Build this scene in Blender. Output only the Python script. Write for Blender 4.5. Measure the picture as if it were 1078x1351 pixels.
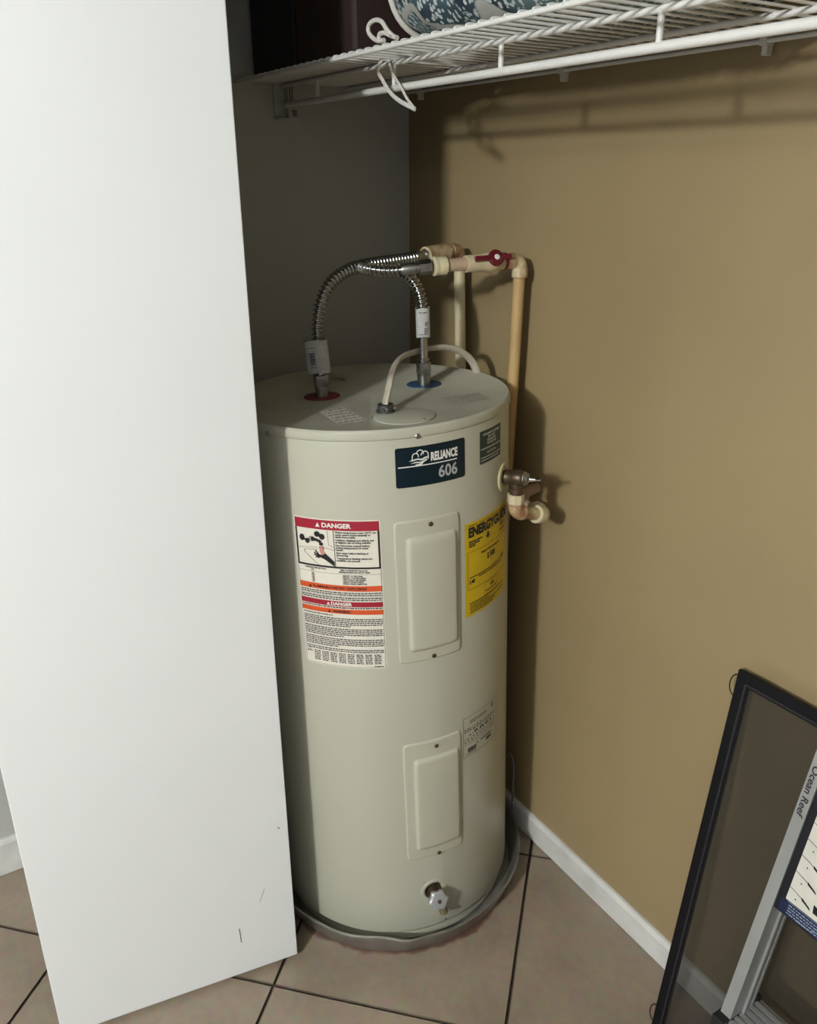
import bpy, bmesh, math, random
from mathutils import Vector, Matrix
random.seed(7)
PI = math.pi
scene = bpy.context.scene
COL = scene.collection
for o in list(bpy.data.objects):
    bpy.data.objects.remove(o)

# ------------------------------------------------------------------ camera
# world: X runs along the tan back wall (Y=0) away from the closet corner, the grey
# left wall is X=0, the room is at Y<0, z is up, the floor is z=0 (metres)
CAM = Vector((1.7607, -1.0826, 1.49))
RIGHT = Vector((0.5231, 0.8523, -0.0059)).normalized()
FWD = Vector((-0.7911, 0.4830, -0.3754)).normalized()
DOWN = FWD.cross(RIGHT).normalized()
RIGHT = DOWN.cross(FWD).normalized()
FPX, PCX, PCY = 1114.58, 539.0, 675.5
cd = bpy.data.cameras.new('camera')
cd.sensor_fit = 'HORIZONTAL'; cd.sensor_width = 36.0; cd.lens = FPX * 36.0 / 1078.0
cd.clip_start = 0.02
cam = bpy.data.objects.new('camera', cd); COL.objects.link(cam)
cam.matrix_world = Matrix(((RIGHT.x, -DOWN.x, -FWD.x, CAM.x), (RIGHT.y, -DOWN.y, -FWD.y, CAM.y),
                           (RIGHT.z, -DOWN.z, -FWD.z, CAM.z), (0, 0, 0, 1)))
scene.camera = cam

def ray(px):
    return RIGHT * ((px[0] - PCX) / FPX) + DOWN * ((px[1] - PCY) / FPX) + FWD
def onX(px, X): d = ray(px); return CAM + d * ((X - CAM.x) / d.x)
def onY(px, Y): d = ray(px); return CAM + d * ((Y - CAM.y) / d.y)
def onZ(px, Z): d = ray(px); return CAM + d * ((Z - CAM.z) / d.z)
def onPlane(px, p, n):
    d = ray(px); return CAM + d * ((Vector(p) - CAM).dot(n) / d.dot(n))

# ------------------------------------------------------------------ world, lamps, exposure
w = bpy.data.worlds.new('world'); scene.world = w; w.use_nodes = True
w.node_tree.nodes['Background'].inputs[0].default_value = (0.84, 0.94, 1.0, 1)
w.node_tree.nodes['Background'].inputs[1].default_value = 0.31
ld = bpy.data.lights.new('room_lamp_offscreen', 'POINT'); ld.energy = 270; ld.color = (0.975, 1.0, 0.985)
ld.shadow_soft_size = 0.095
lo = bpy.data.objects.new('room_lamp_offscreen', ld); COL.objects.link(lo); lo.location = (2.25, -3.17, 2.18)
scene.view_settings.view_transform = 'Standard'
scene.view_settings.look = 'None'
scene.view_settings.gamma = 1.0
scene.view_settings.use_curve_mapping = False
scene.view_settings.exposure = 0.05

# ------------------------------------------------------------------ materials
MATS = {}
def mat(name, col, rough=0.5, metal=0.0, var=0.0, scale=8.0, bump=0.0, bscale=60.0, spec=0.5, col2=None, coat=0.0, alpha=1.0):
    if name in MATS: return MATS[name]
    m = bpy.data.materials.new(name); m.use_nodes = True
    nt = m.node_tree; b = nt.nodes['Principled BSDF']
    b.inputs['Base Color'].default_value = (*col, 1)
    b.inputs['Roughness'].default_value = rough
    b.inputs['Metallic'].default_value = metal
    b.inputs['Specular IOR Level'].default_value = spec
    b.inputs['Coat Weight'].default_value = coat
    b.inputs['Alpha'].default_value = alpha
    tc = nt.nodes.new('ShaderNodeTexCoord')
    if var or col2:
        n = nt.nodes.new('ShaderNodeTexNoise'); n.inputs['Scale'].default_value = scale
        n.inputs['Detail'].default_value = 6
        nt.links.new(tc.outputs['Object'], n.inputs['Vector'])
        r = nt.nodes.new('ShaderNodeValToRGB')
        r.color_ramp.elements[0].position = 0.35; r.color_ramp.elements[1].position = 0.68
        c0 = col2 if col2 else tuple(max(0, c * (1 - var)) for c in col)
        c1 = col if col2 else tuple(min(1, c * (1 + var)) for c in col)
        r.color_ramp.elements[0].color = (*c0, 1); r.color_ramp.elements[1].color = (*c1, 1)
        nt.links.new(n.outputs['Fac'], r.inputs['Fac']); nt.links.new(r.outputs['Color'], b.inputs['Base Color'])
    if bump:
        n2 = nt.nodes.new('ShaderNodeTexNoise'); n2.inputs['Scale'].default_value = bscale
        n2.inputs['Detail'].default_value = 4
        nt.links.new(tc.outputs['Object'], n2.inputs['Vector'])
        bp = nt.nodes.new('ShaderNodeBump'); bp.inputs['Strength'].default_value = bump
        bp.inputs['Distance'].default_value = 0.002
        nt.links.new(n2.outputs['Fac'], bp.inputs['Height']); nt.links.new(bp.outputs['Normal'], b.inputs['Normal'])
    MATS[name] = m
    return m

TAN = mat('tan_wall_paint', (0.306, 0.229, 0.118), 0.55, var=0.05, scale=2.5, bump=0.25, bscale=120)
GREY = mat('grey_wall_paint', (0.46, 0.46, 0.44), 0.6, var=0.04, scale=2.0, bump=0.25, bscale=120)
CEIL = mat('ceiling_paint', (0.75, 0.75, 0.73), 0.8, var=0.03)
TRIMW = mat('trim_white_paint', (0.66, 0.65, 0.62), 0.45, var=0.10, scale=14, bump=0.1)
DOORW = mat('door_white_paint', (0.84, 0.85, 0.85), 0.42, var=0.015, scale=3, bump=0.06, bscale=240)
GROUT = mat('grout', (0.090, 0.066, 0.048), 0.9, var=0.2, scale=30, bump=0.4)
ENAMEL = mat('tank_enamel', (0.472, 0.466, 0.374), 0.33, var=0.03, scale=3, bump=0.03, bscale=200, coat=0.1)
ENAMEL2 = mat('tank_cap_enamel', (0.472, 0.466, 0.374), 0.5, var=0.12, scale=9, bump=0.1, bscale=90)
PANELM = mat('panel_enamel', (0.487, 0.477, 0.374), 0.38, var=0.03, scale=6)
STEEL = mat('polished_steel', (0.48, 0.48, 0.47), 0.20, 1.0)
STEELD = mat('dull_steel', (0.38, 0.37, 0.35), 0.34, 1.0, var=0.15, scale=40)
ALU = mat('pan_aluminium', (0.46, 0.455, 0.43), 0.33, 0.8, var=0.18, scale=20, bump=0.2, bscale=30)
CPVC = mat('cpvc_yellowed', (0.50, 0.335, 0.145), 0.42, var=0.12, scale=12)
CPVCP = mat('cpvc_pale', (0.60, 0.53, 0.34), 0.42, var=0.10, scale=25)
CPVCR = mat('cpvc_fitting_stained', (0.66, 0.58, 0.36), 0.42, col2=(0.32, 0.17, 0.08), scale=38)
PINKP = mat('stub_pipe_beige', (0.50, 0.37, 0.26), 0.45, var=0.1, scale=20)
COPPER = mat('copper_dull', (0.33, 0.16, 0.09), 0.5, 0.5, col2=(0.50, 0.36, 0.22), scale=45)
BRASSD = mat('bronze_dark', (0.105, 0.070, 0.045), 0.42, 0.6, var=0.3, scale=50)
REDH = mat('valve_handle_red', (0.12, 0.006, 0.014), 0.35, var=0.1)
WHITEP = mat('white_print', (0.80, 0.79, 0.74), 0.5)
LABELW = mat('label_white', (0.74, 0.70, 0.60), 0.45, var=0.02)
LABELC = mat('label_clear', (0.47, 0.455, 0.365), 0.4, var=0.03)
BLACKP = mat('black_print', (0.012, 0.012, 0.013), 0.5)
GREYP = mat('grey_print', (0.24, 0.22, 0.19), 0.6)
REDP = mat('danger_red_print', (0.33, 0.012, 0.030), 0.45)
ORANGEP = mat('warning_orange_print', (0.62, 0.085, 0.018), 0.45)
PINKPR = mat('pink_print', (0.55, 0.25, 0.22), 0.5)
NAVY = mat('badge_navy', (0.004, 0.015, 0.023), 0.35, spec=0.3)
NAVY2 = mat('badge_navy_edge', (0.006, 0.008, 0.010), 0.4, spec=0.3)
GREENL = mat('green_label', (0.012, 0.030, 0.026), 0.35)
SILVERP = mat('silver_print', (0.42, 0.43, 0.44), 0.4)
YELLOW = mat('energy_yellow', (0.66, 0.46, 0.008), 0.42, var=0.04)
BROWNP = mat('brown_print', (0.12, 0.06, 0.008), 0.5)
REDRING = mat('hot_ring_red', (0.17, 0.012, 0.030), 0.5)
BLUERING = mat('cold_ring_blue', (0.035, 0.10, 0.20), 0.5)
FOAM = mat('foam_ring', (0.60, 0.56, 0.32), 0.8, var=0.1, scale=40, bump=0.3)
DARK = mat('dark_opening', (0.012, 0.010, 0.009), 0.8)
CABLE = mat('cable_sheath', (0.54, 0.50, 0.42), 0.5, col2=(0.36, 0.31, 0.24), scale=20)
CLAMP = mat('clamp_zinc', (0.12, 0.12, 0.115), 0.45, 0.8, var=0.3, scale=60)
KNOBM = mat('knob_grey_metal', (0.44, 0.45, 0.46), 0.4, 0.4)
CORD = mat('cord_black', (0.02, 0.02, 0.022), 0.3)
VINYL = mat('shelf_white_vinyl', (0.70, 0.69, 0.66), 0.32, var=0.03)
PLASTG = mat('bracket_plastic', (0.46, 0.46, 0.45), 0.4)
CLIPM = mat('clip_plastic', (0.66, 0.64, 0.60), 0.3)
BOXN = mat('navy_box', (0.013, 0.013, 0.021), 0.7, var=0.15, scale=6, bump=0.2)
BOXB = mat('maroon_box', (0.026, 0.013, 0.012), 0.6, var=0.15, scale=6, bump=0.2)
ROPE = mat('cord_offwhite', (0.62, 0.60, 0.55), 0.7, bump=0.4, bscale=300)
FRAMEB = mat('screen_frame_black', (0.003, 0.003, 0.005), 0.5, spec=0.25)
SPLINE = mat('spline_rubber', (0.02, 0.02, 0.022), 0.6)
LADW = mat('ladder_rail_pale', (0.31, 0.315, 0.305), 0.38, 0.25, var=0.06, scale=18)
LADB = mat('ladder_black_plastic', (0.008, 0.008, 0.009), 0.5)
TREAD = mat('ladder_tread_aluminium', (0.42, 0.42, 0.41), 0.4, 0.6)
LBLUE = mat('label_blue', (0.004, 0.013, 0.050), 0.4)
LBLACK = mat('label_black', (0.004, 0.005, 0.009), 0.4)
SCUFF = mat('scuff_dark', (0.10, 0.10, 0.10), 0.7)

# floor tile: beige with cloudy tone and a rusty water ring around the drain pan
def tile_material():
    m = bpy.data.materials.new('floor_tile'); m.use_nodes = True
    nt = m.node_tree; b = nt.nodes['Principled BSDF']; L = nt.links.new
    geo = nt.nodes.new('ShaderNodeNewGeometry')
    n = nt.nodes.new('ShaderNodeTexNoise'); n.inputs['Scale'].default_value = 7; n.inputs['Detail'].default_value = 8
    L(geo.outputs['Position'], n.inputs['Vector'])
    r = nt.nodes.new('ShaderNodeValToRGB')
    r.color_ramp.elements[0].position = 0.3; r.color_ramp.elements[0].color = (0.228, 0.180, 0.133, 1)
    r.color_ramp.elements[1].position = 0.72; r.color_ramp.elements[1].color = (0.307, 0.245, 0.184, 1)
    L(n.outputs['Fac'], r.inputs['Fac'])
    n3 = nt.nodes.new('ShaderNodeTexNoise'); n3.inputs['Scale'].default_value = 55; n3.inputs['Detail'].default_value = 4
    L(geo.outputs['Position'], n3.inputs['Vector'])
    mx = nt.nodes.new('ShaderNodeMixRGB'); mx.blend_type = 'OVERLAY'; mx.inputs[0].default_value = 0.25
    L(r.outputs['Color'], mx.inputs[1]); L(n3.outputs['Color'], mx.inputs[2])
    sub = nt.nodes.new('ShaderNodeVectorMath'); sub.operation = 'DISTANCE'; sub.inputs[1].default_value = (0.425, -0.313, 0.0)
    L(geo.outputs['Position'], sub.inputs[0])
    n4 = nt.nodes.new('ShaderNodeTexNoise'); n4.inputs['Scale'].default_value = 22; n4.inputs['Detail'].default_value = 5
    L(geo.outputs['Position'], n4.inputs['Vector'])
    ma = nt.nodes.new('ShaderNodeMath'); ma.operation = 'MULTIPLY_ADD'; ma.inputs[1].default_value = 0.035
    L(n4.outputs['Fac'], ma.inputs[0]); L(sub.outputs['Value'], ma.inputs[2])
    r2 = nt.nodes.new('ShaderNodeValToRGB')
    r2.color_ramp.elements[0].position = 0.292; r2.color_ramp.elements[0].color = (1, 1, 1, 1)
    r2.color_ramp.elements[1].position = 0.300; r2.color_ramp.elements[1].color = (0, 0, 0, 1)
    L(ma.outputs[0], r2.inputs['Fac'])
    mx2 = nt.nodes.new('ShaderNodeMixRGB'); mx2.inputs[2].default_value = (0.13, 0.070, 0.048, 1)
    L(r2.outputs['Color'], mx2.inputs[0]); L(mx.outputs['Color'], mx2.inputs[1])
    L(mx2.outputs['Color'], b.inputs['Base Color'])
    b.inputs['Roughness'].default_value = 0.42
    bp = nt.nodes.new('ShaderNodeBump'); bp.inputs['Strength'].default_value = 0.12; bp.inputs['Distance'].default_value = 0.002
    L(n3.outputs['Fac'], bp.inputs['Height']); L(bp.outputs['Normal'], b.inputs['Normal'])
    return m
TILE = tile_material()

# insect-screen cloth: fine dark weave that lets part of the light through
def mesh_material():
    m = bpy.data.materials.new('screen_cloth'); m.use_nodes = True
    nt = m.node_tree; L = nt.links.new; out = nt.nodes['Material Output']; b = nt.nodes['Principled BSDF']
    b.inputs['Base Color'].default_value = (0.022, 0.020, 0.017, 1); b.inputs['Roughness'].default_value = 0.7
    t = nt.nodes.new('ShaderNodeBsdfTransparent'); s = nt.nodes.new('ShaderNodeMixShader')
    tc = nt.nodes.new('ShaderNodeTexCoord')
    n = nt.nodes.new('ShaderNodeTexNoise'); n.inputs['Scale'].default_value = 500
    L(tc.outputs['Object'], n.inputs['Vector'])
    mr = nt.nodes.new('ShaderNodeMapRange'); mr.inputs['To Min'].default_value = 0.56; mr.inputs['To Max'].default_value = 0.68
    L(n.outputs['Fac'], mr.inputs['Value']); L(mr.outputs['Result'], s.inputs[0])
    L(t.outputs[0], s.inputs[1]); L(b.outputs[0], s.inputs[2]); L(s.outputs[0], out.inputs['Surface'])
    return m
CLOTH = mesh_material()

# quilted bag print: teal field, pale petals and swirling cream bands
def bag_material():
    m = bpy.data.materials.new('bag_paisley_print'); m.use_nodes = True
    nt = m.node_tree; L = nt.links.new; b = nt.nodes['Principled BSDF']; b.inputs['Roughness'].default_value = 0.8
    tc = nt.nodes.new('ShaderNodeTexCoord')
    n0 = nt.nodes.new('ShaderNodeTexNoise'); n0.inputs['Scale'].default_value = 9; n0.inputs['Detail'].default_value = 2
    L(tc.outputs['Object'], n0.inputs['Vector'])
    base = nt.nodes.new('ShaderNodeValToRGB'); e = base.color_ramp.elements
    e[0].position = 0.40; e[0].color = (0.014, 0.026, 0.046, 1); e[1].position = 0.60; e[1].color = (0.13, 0.21, 0.215, 1)
    mid = base.color_ramp.elements.new(0.5); mid.color = (0.05, 0.105, 0.125, 1)
    L(n0.outputs['Fac'], base.inputs['Fac'])
    mp = nt.nodes.new('ShaderNodeMapping'); mp.inputs['Scale'].default_value = (135, 135, 70)
    mp.inputs['Rotation'].default_value = (0.2, 0.25, 0.1)
    L(tc.outputs['Object'], mp.inputs['Vector'])
    v = nt.nodes.new('ShaderNodeTexVoronoi'); v.inputs['Scale'].default_value = 1.0
    L(mp.outputs['Vector'], v.inputs['Vector'])
    rv = nt.nodes.new('ShaderNodeValToRGB'); rv.color_ramp.elements[0].position = 0.36; rv.color_ramp.elements[0].color = (1, 1, 1, 1)
    rv.color_ramp.elements[1].position = 0.46; rv.color_ramp.elements[1].color = (0, 0, 0, 1)
    L(v.outputs['Distance'], rv.inputs['Fac'])
    m1 = nt.nodes.new('ShaderNodeMixRGB'); m1.inputs[2].default_value = (0.50, 0.56, 0.55, 1)
    L(rv.outputs['Color'], m1.inputs[0]); L(base.outputs['Color'], m1.inputs[1])
    wv = nt.nodes.new('ShaderNodeTexWave'); wv.wave_type = 'RINGS'; wv.inputs['Scale'].default_value = 4.0
    wv.inputs['Distortion'].default_value = 9; wv.inputs['Detail'].default_value = 1; wv.inputs['Detail Scale'].default_value = 1.6
    L(tc.outputs['Object'], wv.inputs['Vector'])
    rw = nt.nodes.new('ShaderNodeValToRGB'); rw.color_ramp.elements[0].position = 0.86; rw.color_ramp.elements[1].position = 0.94
    L(wv.outputs['Fac'], rw.inputs['Fac'])
    m2 = nt.nodes.new('ShaderNodeMixRGB'); m2.inputs[2].default_value = (0.40, 0.41, 0.385, 1)
    L(rw.outputs['Color'], m2.inputs[0]); L(m1.outputs['Color'], m2.inputs[1])
    L(m2.outputs['Color'], b.inputs['Base Color'])
    return m
BAGM = bag_material()

# ------------------------------------------------------------------ mesh helpers
class MB:
    def __init__(s): s.v = []; s.f = []; s.sm = []
    def add(s, vs, fs, smooth=False):
        k = len(s.v); s.v += [Vector(p) for p in vs]
        for f in fs: s.f.append([i + k for i in f]); s.sm.append(smooth)
        return s
    def box(s, a, b):
        x0, y0, z0 = a; x1, y1, z1 = b
        return s.hexa([(x0, y0, z0), (x1, y0, z0), (x1, y1, z0), (x0, y1, z0), (x0, y0, z1), (x1, y0, z1), (x1, y1, z1), (x0, y1, z1)])
    def hexa(s, p):
        return s.add(p, [(0, 3, 2, 1), (4, 5, 6, 7), (0, 1, 5, 4), (1, 2, 6, 5), (2, 3, 7, 6), (3, 0, 4, 7)])
    def sweep(s, pts, rad, n=12, caps=True, flat=None):
        """tube along pts; rad is a number or list; flat=(a,b) makes an oval section"""
        pts = [Vector(p) for p in pts]; N = len(pts)
        T = []
        for i in range(N):
            t = pts[min(i + 1, N - 1)] - pts[max(i - 1, 0)]
            T.append(t.normalized() if t.length > 1e-9 else Vector((0, 0, 1)))
        up = Vector((0, 0, 1)) if abs(T[0].z) < 0.9 else Vector((1, 0, 0))
        u = (up - T[0] * up.dot(T[0])).normalized()
        vs = []
        for i in range(N):
            u = (u - T[i] * u.dot(T[i])).normalized(); v = T[i].cross(u)
            r = rad[i] if isinstance(rad, (list, tuple)) else rad
            fa, fb = flat if flat else (1, 1)
            for k in range(n):
                a = 2 * PI * k / n
                vs.append(pts[i] + u * (math.cos(a) * r * fa) + v * (math.sin(a) * r * fb))
        fs = [(i * n + k, i * n + (k + 1) % n, (i + 1) * n + (k + 1) % n, (i + 1) * n + k) for i in range(N - 1) for k in range(n)]
        s.add(vs, fs, True)
        if caps:
            k0 = len(s.v) - N * n
            s.f.append([k0 + k for k in range(n)][::-1]); s.sm.append(False)
            s.f.append([k0 + (N - 1) * n + k for k in range(n)]); s.sm.append(False)
        return s
    def lathe(s, p0, d, prof, n=24, caps=True):
        """prof: (distance along d, radius)"""
        p0 = Vector(p0); d = Vector(d).normalized()
        up = Vector((0, 0, 1)) if abs(d.z) < 0.9 else Vector((1, 0, 0))
        u = (up - d * up.dot(d)).normalized(); v = d.cross(u); vs = []
        for t, r in prof:
            for k in range(n):
                a = 2 * PI * k / n; vs.append(p0 + d * t + u * (math.cos(a) * r) + v * (math.sin(a) * r))
        N = len(prof)
        fs = [(i * n + k, i * n + (k + 1) % n, (i + 1) * n + (k + 1) % n, (i + 1) * n + k) for i in range(N - 1) for k in range(n)]
        s.add(vs, fs, True)
        if caps:
            k0 = len(s.v) - N * n
            s.f.append([k0 + k for k in range(n)][::-1]); s.sm.append(False)
            s.f.append([k0 + (N - 1) * n + k for k in range(n)]); s.sm.append(False)
        return s
    def xf(s, fn):
        s.v = [Vector(fn(p)) for p in s.v]; return s

def prop(o, label=None, cat=None, group=None, kind=None):
    if label: o['label'] = label
    if cat: o['category'] = cat
    if group: o['group'] = group
    if kind: o['kind'] = kind
    return o
def empty(name, loc, label, cat, group=None):
    o = bpy.data.objects.new(name, None); COL.objects.link(o); o.location = loc; o.empty_display_size = 0.05
    return prop(o, label, cat, group)
def wloc(p):
    l = Vector((0, 0, 0))
    while p is not None: l += p.location; p = p.parent
    return l
def build(name, mb, material, parent=None, local=False, bevel=0.0, label=None, angle=40):
    """link mb as one mesh object; vertices are world coordinates unless local"""
    off = wloc(parent) if (parent is not None and not local) else Vector((0, 0, 0))
    me = bpy.data.meshes.new(name)
    me.from_pydata([tuple(p - off) for p in mb.v], [], mb.f)
    me.polygons.foreach_set('use_smooth', mb.sm)
    bm = bmesh.new(); bm.from_mesh(me)
    if bevel:
        bmesh.ops.remove_doubles(bm, verts=bm.verts, dist=1e-6)
        es = [e for e in bm.edges if len(e.link_faces) == 2 and e.calc_face_angle(0) > 0.5]
        bmesh.ops.bevel(bm, geom=es, offset=bevel, segments=2, affect='EDGES', profile=0.5)
    bmesh.ops.recalc_face_normals(bm, faces=bm.faces)
    bm.to_mesh(me); bm.free()
    if any(mb.sm): me.set_sharp_from_angle(angle=math.radians(angle))
    me.materials.append(material)
    o = bpy.data.objects.new(name, me); COL.objects.link(o)
    if parent is not None: o.parent = parent
    if label: o['label'] = label
    return o
def share(src, parent, loc):
    o = bpy.data.objects.new(src.name.split('.')[0], src.data); COL.objects.link(o); o.parent = parent; o.location = loc
    return o
def struct(name, mb, material, bevel=0.0, label=None, cat=None):
    o = build(name, mb, material, None, bevel=bevel); o['kind'] = 'structure'
    return prop(o, label, cat)
def spline(pts, step=0.004):
    """Catmull-Rom through pts, resampled evenly"""
    P = [Vector(p) for p in pts]; P = [P[0] * 2 - P[1]] + P + [P[-1] * 2 - P[-2]]
    dense = []
    for i in range(1, len(P) - 2):
        for k in range(40):
            t = k / 40
            dense.append(0.5 * ((2 * P[i]) + (P[i + 1] - P[i - 1]) * t + (2 * P[i - 1] - 5 * P[i] + 4 * P[i + 1] - P[i + 2]) * t * t
                                + (3 * P[i] - P[i - 1] - 3 * P[i + 1] + P[i + 2]) * t ** 3))
    dense.append(P[-2])
    out = [dense[0]]; acc = 0.0
    for a, b in zip(dense, dense[1:]):
        L = (b - a).length
        while L > 0 and acc + L >= step:
            k = (step - acc) / L; a = a.lerp(b, k); out.append(a.copy()); L = (b - a).length; acc = 0.0
        acc += L
    if (out[-1] - dense[-1]).length > step * 0.3: out.append(dense[-1])
    return out
_tc = {}
def text2d(body, size, align='LEFT', bold=0.0, shear=0.0, sx=1.0):
    """flat lettering as (verts, faces) in 2D"""
    cu = bpy.data.curves.new('t', 'FONT'); cu.body = body; cu.size = size; cu.align_x = align
    cu.offset = bold; cu.shear = shear; cu.resolution_u = 3
    ob = bpy.data.objects.new('t', cu); COL.objects.link(ob)
    dg = bpy.context.evaluated_depsgraph_get()
    me = bpy.data.meshes.new_from_object(ob.evaluated_get(dg))
    vs = [(v.co.x * sx, v.co.y) for v in me.vertices]; fs = [tuple(p.vertices) for p in me.polygons]
    bpy.data.objects.remove(ob); bpy.data.curves.remove(cu); bpy.data.meshes.remove(me)
    return vs, fs
class Flat:
    """2D print (shapes in metres) that is later wrapped onto a surface"""
    def __init__(s): s.v = []; s.f = []
    def poly(s, pts):
        k = len(s.v); s.v += [tuple(p) for p in pts]; s.f.append([k + i for i in range(len(pts))]); return s
    def rect(s, x0, y0, x1, y1, n=1):
        for i in range(n):
            a = x0 + (x1 - x0) * i / n; b = x0 + (x1 - x0) * (i + 1) / n
            s.poly([(a, y0), (b, y0), (b, y1), (a, y1)])
        return s
    def frame(s, x0, y0, x1, y1, t, n=1):
        s.rect(x0, y0, x1, y0 + t, n); s.rect(x0, y1 - t, x1, y1, n); s.rect(x0, y0 + t, x0 + t, y1 - t); s.rect(x1 - t, y0 + t, x1, y1 - t); return s
    def line(s, pts, t):
        for (x0, y0), (x1, y1) in zip(pts, pts[1:]):
            L = math.hypot(x1 - x0, y1 - y0) or 1; nx, ny = -(y1 - y0) / L * t / 2, (x1 - x0) / L * t / 2
            s.poly([(x0 - nx, y0 - ny), (x1 - nx, y1 - ny), (x1 + nx, y1 + ny), (x0 + nx, y0 + ny)])
        return s
    def disc(s, x, y, r, ry=None, n=16):
        ry = ry or r; return s.poly([(x + r * math.cos(2 * PI * k / n), y + ry * math.sin(2 * PI * k / n)) for k in range(n)])
    def ring(s, x, y, r, t, n=18, a0=0, a1=2 * PI):
        return s.line([(x + r * math.cos(a0 + (a1 - a0) * k / n), y + r * math.sin(a0 + (a1 - a0) * k / n)) for k in range(n + 1)], t)
    def text(s, body, x, y, size, align='LEFT', bold=0.0, shear=0.0, sx=1.0):
        vs, fs = text2d(body, size, align, bold, shear, sx); k = len(s.v)
        s.v += [(x + a, y + b) for a, b in vs]; s.f += [[i + k for i in f] for f in fs]; return s
    def fit(s, body, x0, x1, y0, y1, bold=0.0):
        vs, fs = text2d(body, 1.0, 'LEFT', bold); k = len(s.v)
        ax0 = min(v[0] for v in vs); ax1 = max(v[0] for v in vs); ay0 = min(v[1] for v in vs); ay1 = max(v[1] for v in vs)
        s.v += [(x0 + (a - ax0) / (ax1 - ax0) * (x1 - x0), y0 + (b - ay0) / (ay1 - ay0) * (y1 - y0)) for a, b in vs]
        s.f += [[i + k for i in f] for f in fs]; return s
    def words(s, x0, x1, y, h, seed=0, gap=0.0012, wmin=0.002, wmax=0.007):
        """one line of unreadable small type: dark word-length dashes"""
        r = random.Random(seed); x = x0
        while x < x1:
            wd = min(r.uniform(wmin, wmax), x1 - x)
            if wd > 0.0006: s.rect(x, y, x + wd, y + h)
            x += wd + gap
        return s

# ------------------------------------------------------------------ room
CEILZ = 2.44
XR, YR = 3.6, -3.6
floor = struct('floor', MB().box((-0.12, YR, -0.12), (XR, 0.12, -0.004)), GROUT)
P = 0.457; G = 0.0062; E1O, E2O = -0.913, -0.066; S2 = math.sqrt(0.5)
def tw(e1, e2): return ((e2 - e1) * S2, (e1 + e2) * S2)
tile_mb = MB(); hs = (P - G) / 2
def tile_mesh():
    bm = bmesh.new()
    bmesh.ops.create_cube(bm, size=1.0)
    for v in bm.verts:
        a, b_ = v.co.x * 2 * hs, v.co.y * 2 * hs
        v.co = ((b_ - a) * S2, (a + b_) * S2, -0.008 if v.co.z < 0 else 0.0)
    es = [e for e in bm.edges if all(v.co.z > -1e-4 for v in e.verts)]
    bmesh.ops.bevel(bm, geom=es, offset=0.0014, segments=2, affect='EDGES', profile=0.5)
    return bm
bm0 = tile_mesh(); shared = bpy.data.meshes.new('tile'); bm0.to_mesh(shared); shared.materials.append(TILE)
for i in range(-16, 18):
    for j in range(-16, 18):
        x, y = tw(E1O + (i + .5) * P, E2O + (j + .5) * P); R = hs * math.sqrt(2)
        if x + R < 0.003 or x - R > XR or y - R > -0.003 or y + R < YR: continue
        cuts = []
        if x - R < 0: cuts.append(((0 - x, 0, 0), (-1, 0, 0)))
        if x + R > XR: cuts.append(((XR - x, 0, 0), (1, 0, 0)))
        if y + R > 0: cuts.append(((0, -y, 0), (0, 1, 0)))
        if y - R < YR: cuts.append(((0, YR - y, 0), (0, -1, 0)))
        me = shared
        if cuts:
            bm = bm0.copy()
            for co, no in cuts:
                g = bm.verts[:] + bm.edges[:] + bm.faces[:]
                bmesh.ops.bisect_plane(bm, geom=g, plane_co=co, plane_no=no, clear_outer=True)
            if len(bm.faces) < 3: bm.free(); continue
            me = bpy.data.meshes.new('tile'); bm.to_mesh(me); bm.free(); me.materials.append(TILE)
        t = bpy.data.objects.new('tile', me); COL.objects.link(t); t.location = (x, y, 0); t.parent = floor
bm0.free()

struct('wall_back', MB().box((-0.12, 0.0, 0), (XR, 0.12, CEILZ)), TAN)
struct('wall_left', MB().box((-0.12, YR, 0), (0.0, 0.0, CEILZ)), GREY)
struct('wall_closet_return', MB().box((0.0, -0.76, 0), (0.46, -0.655, CEILZ)), GREY)
struct('wall_closet_header', MB().box((0.46, -0.76, 2.06), (XR, -0.655, CEILZ)), GREY)
struct('wall_closet_fill_blocker', MB().box((2.15, -0.655, 0), (2.25, 0.0, CEILZ)), TAN)  # unseen closet end wall, added to hold fill light off the tan wall
struct('ceiling', MB().box((-0.12, YR, CEILZ), (XR, 0.12, CEILZ + 0.1)), CEIL)
BBT = 0.012
def baseboard(name, a, b, h, nrm):
    a = Vector((*a, 0)); b = Vector((*b, 0)); n = Vector((*nrm, 0)); z = Vector((0, 0, 1)); mb = MB()
    prof = [(0, 0.0015), (BBT, 0.0015), (BBT, h - 0.009), (BBT * 0.72, h - 0.002), (BBT * 0.45, h), (0, h)]
    vs = [p + n * d + z * hh for p in (a, b) for d, hh in prof]; k = len(prof)
    mb.add(vs, [tuple(range(k))[::-1], tuple(range(k, 2 * k))] + [(i, (i + 1) % k, k + (i + 1) % k, k + i) for i in range(k)])
    return struct(name, mb, TRIMW)
baseboard('baseboard_back', (0.0, 0.0), (XR, 0.0), 0.064, (0, -1))
baseboard('baseboard_left', (0.0, -0.76), (0.0, YR), 0.092, (1, 0))
baseboard('baseboard_closet_left', (0.0, -0.012), (0.0, -0.655), 0.064, (1, 0))

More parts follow.
